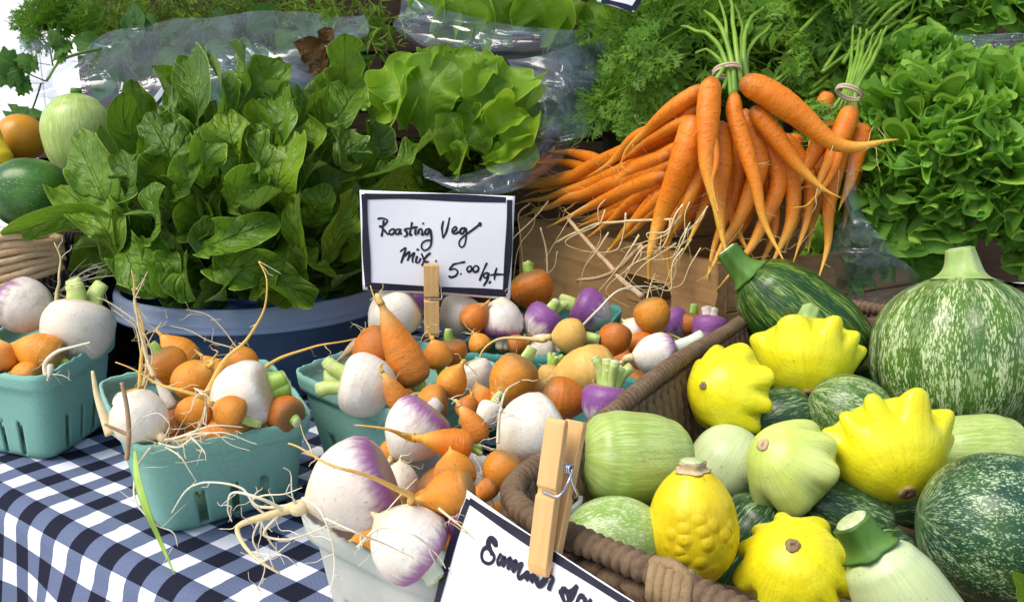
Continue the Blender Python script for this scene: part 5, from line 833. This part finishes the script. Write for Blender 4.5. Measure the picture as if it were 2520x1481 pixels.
for (u0, v0, u1, v1, y_) in ((1700, 60, 1490, 170, 1.16), (1690, 90, 1530, 210, 1.15), (1640, 150, 1590, 290, 1.16), (1620, 180, 1520, 330, 1.17), (1700, 130, 1560, 220, 1.16), (1600, 230, 1545, 350, 1.17), (1680, 30, 1560, 60, 1.2), (1720, 20, 1600, -30, 1.2), (1900, 240, 2080, 330, 1.03), (1950, 250, 2060, 300, 1.04), (1760, 40, 1680, -20, 1.2), (1850, 40, 1960, 20, 1.2), (1880, 60, 1990, 110, 1.2), (1880, 210, 1930, 300, 1.06), (2200, 300, 2130, 200, 1.2), (2180, 330, 2120, 290, 1.15), (1830, 30, 1790, -40, 1.2), (1900, 120, 2000, 200, 1.18), (1640, 110, 1510, 130, 1.17), (1660, 200, 1640, 330, 1.17)):
    a, b = Y(u0, v0, y_), Y(u1, v1, y_-.02); inst('frond', FROND[rg.integers(0, 6)], a, b-a, nz(-FW*.8+np.array([0, 0, .6])+rg.normal(size=3)*.2), np.linalg.norm(b-a)*1.05, tops)
for i in range(40):
    u, v = rg.uniform(1880, 2150), rg.uniform(90, 250); a, b = Y(u, v, 1.22+rg.uniform(-.02, .06)), Y(u+rg.uniform(120, 240), v-rg.uniform(60, 190), 1.30); obj('stalk', tube([a, (a+b)/2+np.array([0, 0, .012]), b], .0032, .002, 7, 14, .002, i), M['carrot_stalk'], tops)
# dark sheet behind the carrot tops, shade put into its colour
sk = obj('shade_sheet', grid(np.array([[Y(u, v, 1.60-.0003*(v))+np.array([0, .02*math.sin(u*.02), 0]) for u in np.linspace(1480, 2300, 40)] for v in np.linspace(-60, 420, 24)])), M['shade_brown'], solid=.002); tag(sk, 'dark sheet standing in for the shade behind the carrot tops', 'cloth')
# loose tan roots lying over the crate
for i, (pts, r_) in enumerate((([(1395, 535), (1450, 600), (1540, 700), (1580, 735)], .0036), ([(1420, 690), (1500, 672), (1580, 600)], .0032), ([(1330, 560), (1345, 620), (1350, 690)], .0016), ([(1655, 540), (1545, 545), (1440, 560), (1370, 600)], .0022))):
    P_ = [Y(q[0], q[1], min(yc(q[0], q[1])-.03, 1.2)-.0) for q in pts]; o = obj('loose_root', tube(P_, r_*.7, r_, 7, None, .003, i+80), M['tan_root' if i < 2 else 'rootlet']); tag(o, ['tan root slanting across the crate front to the handle hole', 'grey tan root lying level against the crate front', 'fine yellow root hanging down the crate front', 'curving yellow root below the carrots on the crate'][i], 'root')
# ================================================================ plastic bags
def loft(rows, nu, nv, amp, seed, f=9):
    Rw = [spl([Y(*q) for q in r], nu) for r in rows]; A = np.array([spl([r[j] for r in Rw], nv) for j in range(nu)]).transpose(1, 0, 2)
    du = np.gradient(A, axis=1); dv = np.gradient(A, axis=0); nn = nz(np.cross(du, dv)); rg = np.random.default_rng(seed); w = 0
    for k in range(5): kv = rg.normal(size=3)*f*np.array([1, 1, 1.6]); w = w+(1-np.abs(np.sin(A @ kv+2.0*sn(A, f*.35, seed+k))))**1.7/(1+k*.35)
    return grid(A+nn*((w-1.2)*amp)[..., None])
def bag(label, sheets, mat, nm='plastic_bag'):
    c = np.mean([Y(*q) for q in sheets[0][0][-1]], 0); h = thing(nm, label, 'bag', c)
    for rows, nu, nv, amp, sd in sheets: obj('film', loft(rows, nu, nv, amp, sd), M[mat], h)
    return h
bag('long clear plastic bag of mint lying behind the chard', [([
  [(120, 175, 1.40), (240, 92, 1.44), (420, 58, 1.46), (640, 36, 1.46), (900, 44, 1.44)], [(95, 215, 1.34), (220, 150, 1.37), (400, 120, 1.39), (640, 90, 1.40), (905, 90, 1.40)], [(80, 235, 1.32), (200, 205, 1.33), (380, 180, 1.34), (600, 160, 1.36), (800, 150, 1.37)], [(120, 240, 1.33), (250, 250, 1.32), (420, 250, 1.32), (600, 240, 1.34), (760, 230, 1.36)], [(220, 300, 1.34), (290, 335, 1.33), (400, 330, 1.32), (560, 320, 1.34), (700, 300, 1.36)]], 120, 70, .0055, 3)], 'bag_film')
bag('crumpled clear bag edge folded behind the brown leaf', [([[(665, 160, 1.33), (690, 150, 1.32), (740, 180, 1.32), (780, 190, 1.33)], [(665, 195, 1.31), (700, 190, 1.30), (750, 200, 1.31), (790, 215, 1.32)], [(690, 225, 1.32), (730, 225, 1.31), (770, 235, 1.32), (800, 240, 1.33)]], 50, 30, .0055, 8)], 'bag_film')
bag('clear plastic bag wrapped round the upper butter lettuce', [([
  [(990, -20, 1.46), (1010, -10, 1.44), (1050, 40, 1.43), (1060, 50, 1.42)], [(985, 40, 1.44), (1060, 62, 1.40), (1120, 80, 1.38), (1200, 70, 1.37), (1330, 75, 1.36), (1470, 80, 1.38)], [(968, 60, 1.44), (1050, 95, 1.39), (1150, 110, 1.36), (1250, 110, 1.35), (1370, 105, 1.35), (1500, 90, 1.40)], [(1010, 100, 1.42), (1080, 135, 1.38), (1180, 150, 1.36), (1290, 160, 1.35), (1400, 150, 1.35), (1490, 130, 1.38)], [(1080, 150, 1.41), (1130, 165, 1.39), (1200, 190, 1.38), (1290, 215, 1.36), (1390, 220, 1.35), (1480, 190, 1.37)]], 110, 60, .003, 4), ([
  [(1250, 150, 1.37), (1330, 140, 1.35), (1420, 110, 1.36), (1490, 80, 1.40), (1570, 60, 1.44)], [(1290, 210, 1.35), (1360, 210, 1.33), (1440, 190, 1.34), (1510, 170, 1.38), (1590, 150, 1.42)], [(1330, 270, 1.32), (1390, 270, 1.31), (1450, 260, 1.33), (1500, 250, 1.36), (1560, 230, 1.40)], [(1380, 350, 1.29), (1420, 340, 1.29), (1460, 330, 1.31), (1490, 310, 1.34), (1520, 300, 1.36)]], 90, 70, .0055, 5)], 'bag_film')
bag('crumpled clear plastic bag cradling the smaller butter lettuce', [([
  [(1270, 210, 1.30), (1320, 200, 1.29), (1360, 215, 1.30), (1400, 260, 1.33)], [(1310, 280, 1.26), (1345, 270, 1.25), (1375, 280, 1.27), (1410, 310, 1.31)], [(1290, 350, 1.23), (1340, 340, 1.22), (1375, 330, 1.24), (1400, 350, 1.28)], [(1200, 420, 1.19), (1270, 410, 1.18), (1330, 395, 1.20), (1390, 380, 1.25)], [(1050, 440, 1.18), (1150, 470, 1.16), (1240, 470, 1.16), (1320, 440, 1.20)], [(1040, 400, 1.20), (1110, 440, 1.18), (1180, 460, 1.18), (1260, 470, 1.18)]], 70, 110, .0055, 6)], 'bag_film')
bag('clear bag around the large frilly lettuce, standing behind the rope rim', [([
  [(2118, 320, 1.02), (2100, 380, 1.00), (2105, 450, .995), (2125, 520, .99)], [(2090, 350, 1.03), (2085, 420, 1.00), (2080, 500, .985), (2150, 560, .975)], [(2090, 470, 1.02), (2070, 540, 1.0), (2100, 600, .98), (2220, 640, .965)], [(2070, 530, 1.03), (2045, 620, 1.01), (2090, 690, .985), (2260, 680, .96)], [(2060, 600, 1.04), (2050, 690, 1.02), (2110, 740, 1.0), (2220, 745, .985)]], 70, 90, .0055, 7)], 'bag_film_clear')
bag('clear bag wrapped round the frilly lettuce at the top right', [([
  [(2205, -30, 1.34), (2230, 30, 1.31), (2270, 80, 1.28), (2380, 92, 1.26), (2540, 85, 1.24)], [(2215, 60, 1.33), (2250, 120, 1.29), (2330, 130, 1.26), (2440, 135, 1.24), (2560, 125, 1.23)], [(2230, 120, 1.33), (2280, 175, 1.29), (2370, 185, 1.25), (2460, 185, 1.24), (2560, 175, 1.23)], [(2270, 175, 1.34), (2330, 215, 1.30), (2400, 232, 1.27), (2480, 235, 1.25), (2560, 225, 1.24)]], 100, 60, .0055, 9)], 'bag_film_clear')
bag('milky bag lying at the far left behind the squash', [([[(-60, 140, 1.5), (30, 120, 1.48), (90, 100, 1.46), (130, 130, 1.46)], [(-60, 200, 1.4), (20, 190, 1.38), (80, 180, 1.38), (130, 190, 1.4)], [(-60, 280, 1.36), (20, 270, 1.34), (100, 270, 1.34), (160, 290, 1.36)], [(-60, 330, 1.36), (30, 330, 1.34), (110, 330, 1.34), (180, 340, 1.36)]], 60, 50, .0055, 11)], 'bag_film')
# ================================================================ signs
def pl(u, v, p, n): r = ray(u, v); return CAM+r*((p-CAM) @ n)/(r @ n)
def paper_sign(label, quad, p, n, strokes, border, bw, curl=.0, lw=.0011):
    n = nz(n); n = n if n @ FW < 0 else -n; Q = [pl(*q, p, n) for q in quad]; h = thing('sign', label, 'sign', (Q[2]+Q[3])/2)
    nu, nv = 24, 16; s, t = np.meshgrid(np.linspace(0, 1, nu), np.linspace(0, 1, nv)); cv = lambda s, t: curl*(np.sin(s*math.pi)*.6+.25*np.sin(s*5+t*3))
    base = lambda s, t: (Q[0]*((1-s)*(1-t))[..., None]+Q[1]*(s*(1-t))[..., None]+Q[2]*(s*t)[..., None]+Q[3]*((1-s)*t)[..., None])+n*cv(s, t)[..., None]
    obj('card', grid(base(s, t)), M['paper'], h, solid=.0004)
    ex, ey = Q[1]-Q[0], Q[3]-Q[0]
    def surf(P3, off):                                      # lay a point on the curved card
        out = []
        for q in P3:
            A = np.stack([ex, ey], 1); st, *_ = np.linalg.lstsq(A, q-Q[0], rcond=None); out.append(q+n*(cv(np.array(st[0]), np.array(st[1]))+off))
        return np.array(out)
    def stroke(P3, w, off, taper=True):
        P = surf(spl(P3, max(6, 6*len(P3))), off); T_ = nz(np.gradient(P, axis=0)); S = np.cross(T_, n); k = len(P); ww = w*(1+.18*np.sin(np.linspace(0, 7, k)+P3[0][0]*900)); 
        if taper: ww[0] *= .6; ww[-1] *= .5
        V = np.stack([P-S*ww[:, None], P+S*ww[:, None]], 1); return grid(V)
    bs = []
    for i, b in enumerate(border): bs.append(stroke([pl(*q, p, n) for q in b], bw, .0006+.0003*i, False))
    obj('border', join(bs), M['ink'], h)
    for j, word in enumerate(strokes): obj('lettering', join([stroke([pl(*q, p, n) for q in st], lw, .0005+.00004*i) for i, st in enumerate(word)]), M['ink'], h)
    return h, n
def cr5(L): return [[((850+x/2.963)/1.0103, (500+y/2.963)/1.0103) for x, y in st] for st in L]
def cr2(L): return [[((700+x/2.965)/1.0103, (1000+y/2.965)/1.0103) for x, y in st] for st in L]
w1 = cr5([[(262, 132), (300, 128), (335, 143), (325, 165), (295, 188), (272, 186)], [(308, 140), (302, 200), (292, 264)], [(285, 188), (310, 215), (342, 250)], [(374, 205), (352, 220), (350, 242), (368, 247), (388, 230), (384, 210), (372, 205)], [(428, 208), (402, 212), (396, 238), (412, 246), (428, 222), (432, 206), (430, 240), (445, 240)], [(485, 200), (462, 212), (478, 230), (478, 255), (455, 263)], [(517, 155), (508, 205), (502, 248), (520, 250)], [(475, 207), (510, 200), (560, 192)], [(545, 205), (540, 245), (553, 246)], [(592, 164), (606, 169)], [(560, 246), (568, 215), (585, 205), (592, 225), (590, 248), (606, 244)], [(650, 203), (622, 212), (612, 238), (630, 246), (650, 212), (657, 240), (660, 290), (648, 340), (610, 364), (588, 345), (592, 312), (620, 292), (668, 290)]])
w2 = cr5([[(748, 145), (738, 200), (746, 276)], [(746, 276), (772, 220), (795, 120)], [(812, 230), (845, 208), (838, 190), (816, 206), (814, 232), (835, 241), (868, 225)], [(914, 200), (880, 205), (872, 235), (890, 241), (914, 203), (916, 260), (905, 320), (885, 341), (865, 325), (870, 290), (905, 255), (960, 215), (1024, 166)], [(1004, 165), (1024, 166), (1020, 188)]])
w3 = cr5([[(428, 374), (470, 345), (455, 400), (435, 460)], [(455, 412), (498, 375), (490, 420), (482, 442)], [(488, 425), (532, 383), (520, 430), (524, 456)], [(556, 403), (546, 450), (566, 452), (582, 420)], [(550, 355), (570, 362)], [(585, 385), (600, 418), (612, 446), (642, 446)], [(655, 380), (620, 412), (588, 478)], [(688, 440), (700, 444)]])
w4 = cr5([[(822, 466), (795, 506), (832, 500), (854, 520), (842, 548), (805, 562), (786, 550)], [(818, 468), (850, 460), (910, 448)], [(872, 534), (881, 540)], [(938, 478), (922, 500), (935, 522), (957, 505), (952, 482), (938, 478)], [(988, 473), (968, 495), (975, 521), (1000, 516), (1007, 490), (988, 473)], [(1070, 453), (1040, 520), (1015, 590)], [(1078, 528), (1052, 535), (1046, 560), (1064, 566), (1082, 532), (1072, 580), (1043, 628)], [(1083, 608), (1098, 590)], [(1142, 490), (1130, 530), (1124, 582)], [(1092, 546), (1140, 540), (1198, 541)]])
p1 = Y(1075, 610, .915)
S1, sn1 = paper_sign('upright white card reading Roasting Veg Mix 5.00/qt with black border', [(885, 468), (1267, 483), (1256, 737), (893, 713)], p1, np.array([.10, -1, .10]), [w1, w2, w3, w4], [[(897, 484), (1020, 484), (1245, 492)], [(1254, 492), (1252, 600), (1243, 722)], [(1246, 722), (1080, 712), (905, 704)], [(897, 478), (900, 590), (906, 706)]], .0033, -.004)
def cr7(L): return [[((1150+x/5.04)/1.0103, (1300+y/5.04)/1.0103) for x, y in st] for st in L]
ww1 = cr7([[(462, 298), (455, 228), (395, 182), (358, 215), (352, 290), (400, 350), (437, 420), (412, 480), (352, 500), (290, 460), (275, 390), (300, 320), (345, 296), (385, 265)], [(392, 200), (372, 270), (392, 340), (405, 400)], [(400, 195), (430, 240), (455, 285)], [(530, 372), (482, 455), (488, 508), (525, 492), (566, 420), (545, 542)], [(545, 542), (600, 470), (645, 438), (605, 572)], [(605, 572), (670, 500), (720, 470), (664, 602)], [(664, 602), (740, 530), (792, 500), (738, 640), (755, 684), (808, 650), (860, 610), (832, 702)], [(832, 702), (900, 650), (940, 640), (898, 732)], [(898, 732), (975, 680), (972, 745), (1000, 776), (1045, 755), (1085, 700), (1110, 655)], [(1010, 770), (1060, 700), (1110, 656), (1172, 682), (1140, 760), (1112, 836)], [(1030, 772), (1075, 720), (1100, 690)]])
ww2 = cr7([[(1230, 852), (1300, 855), (1400, 838), (1466, 770)], [(1466, 770), (1425, 870), (1350, 985), (1300, 1050)], [(1292, 785), (1268, 850), (1285, 930), (1315, 1000)], [(1298, 788), (1335, 850), (1352, 930), (1340, 1000)], [(1552, 925), (1500, 905), (1455, 985), (1470, 1040)], [(1548, 915), (1552, 965), (1520, 1050)], [(1632, 940), (1605, 990), (1600, 1040)]])
p2_ = Z(1190, 1232, .133)-np.r_[-fd[1]*-1, fd[0]*-1, 0]*0; nS = np.array([fd[1], -fd[0], 0]); nS = nS if nS[1] < 0 else -nS; p2_ = np.r_[P0+fd*.03, .14]+nS*.016
S2, sn2 = paper_sign('tilted white card reading Summer Sq clipped to the rope basket rim', [(1147, 1203), (1590, 1500), (1530, 1790), (1000, 1760)], p2_, nS+np.array([0, 0, .35]), [ww1, ww2], [[(1158, 1231), (1340, 1348), (1570, 1500)], [(1157, 1228), (1120, 1330), (1085, 1462), (1060, 1560)]], .0022, .003, .00115)
S3, sn3 = paper_sign('white card corner with black border above the butter lettuce', [(1400, -90), (1625, -60), (1560, 32), (1470, 5)], Y(1550, 10, 1.20), np.array([0, -1, .2]), [], [[(1480, 2), (1520, 12), (1557, 24)], [(1557, 26), (1580, -10), (1605, -50)]], .0032)
S4, sn4 = paper_sign('white card seen edge on between the bag and the chard', [(452, 142), (455, 142), (430, 262), (282, 372)], Y(380, 280, 1.24), np.array([.2, -1, .1]), [], [[(449, 146), (412, 225), (345, 300), (284, 352)]], .0026)
# ================================================================ clothespins
def clothespin(label, top, bot, wpx, p, n, back):
    a, b = pl(*top, p, n), pl(*bot, p, n); ax = nz(b-a); L = np.linalg.norm(b-a); S = nz(np.cross(ax, n)); n = nz(n); w_ = wpx*dep((a+b)/2)/F/2; h = thing('clothespin', label, 'clothespin', b)
    def prong(sgn, sep0, sep1):
        zz = np.array([0, .03, .44, .46, .49, .51, .94, 1.]); th = np.array([.55, .75, 1., .72, .72, 1., .92, .6])*w_*.85; V, rt = [], []
        for z_, t_ in zip(zz, th):
            c = a+ax*L*z_+n*sgn*(sep0+(sep1-sep0)*min(1, z_/.8)); hw = w_*(1 if .02 < z_ < .98 else .92)
            for q in ((-hw, 0), (hw, 0), (hw, t_), (-hw, t_)): V.append(c+S*q[0]+n*sgn*q[1]); rt.append((L*z_+top[0]*.01, q[0], q[1]))
        Fs = [(i*4+j, i*4+(j+1) % 4, (i+1)*4+(j+1) % 4, (i+1)*4+j) for i in range(len(zz)-1) for j in range(4)]+[(3, 2, 1, 0), (len(zz)*4-4, len(zz)*4-3, len(zz)*4-2, len(zz)*4-1)]
        return obj('prong', (np.array(V), Fs, np.array(rt)), M['pin_wood'], h, False, bevel=.0006)
    prong(1, back*.5, .0010); prong(-1, back*.5, .0010)
    c = a+ax*L*.475; rr_ = .0008; f_ = c+n*(w_*.72+back*.2+.0006); k_ = c-n*(w_*.72+back*.2+.0006); cs = -S*(w_+.0016); gs = []
    gs.append(tube([f_+S*w_*.35, f_, f_+cs*1.05, c+cs*1.05-ax*L*.10+n*w_*.2, c+cs*1.05-ax*L*.17], rr_*1.15, seg=6, n=40))
    th = np.linspace(0, 6.28*3, 60); gs.append(sweep(np.array([c+cs*(1.0-.5*t/19)-ax*L*.17+.0022*(math.cos(t)*ax+math.sin(t)*n) for t in th]), np.full(60, rr_), 6)); gs.append(tube([k_+S*w_*.35, k_, k_+cs*1.05, c+cs*1.02-ax*L*.1-n*w_*.2, c+cs*1.02-ax*L*.17], rr_*1.15, seg=6, n=40))
    obj('spring', join(gs), M['metal'], h); return h
clothespin('pale wooden clothespin gripping the bottom of the roasting mix card', (1061, 648), (1063, 828), 37, p1+sn1*.002, sn1, .006)
clothespin('wooden clothespin clipping the summer squash card to the rope rim', (1395, 1032), (1334, 1412), 60, p2_+sn2*.003, sn2, .012)
# leaf at the lower right
lq = thing('squash_leaf', 'bright green leaf tip beside the blue green marbled squash', 'leaf', Y(2510, 1490, .44)); a, b = Y(2570, 1540, .44), Y(2492, 1402, .43); obj('blade', leaf_geo([a, (a+b)/2, b], .022, -FW, 'lance', .3, .1, .02, 5), M['butter'], lq)
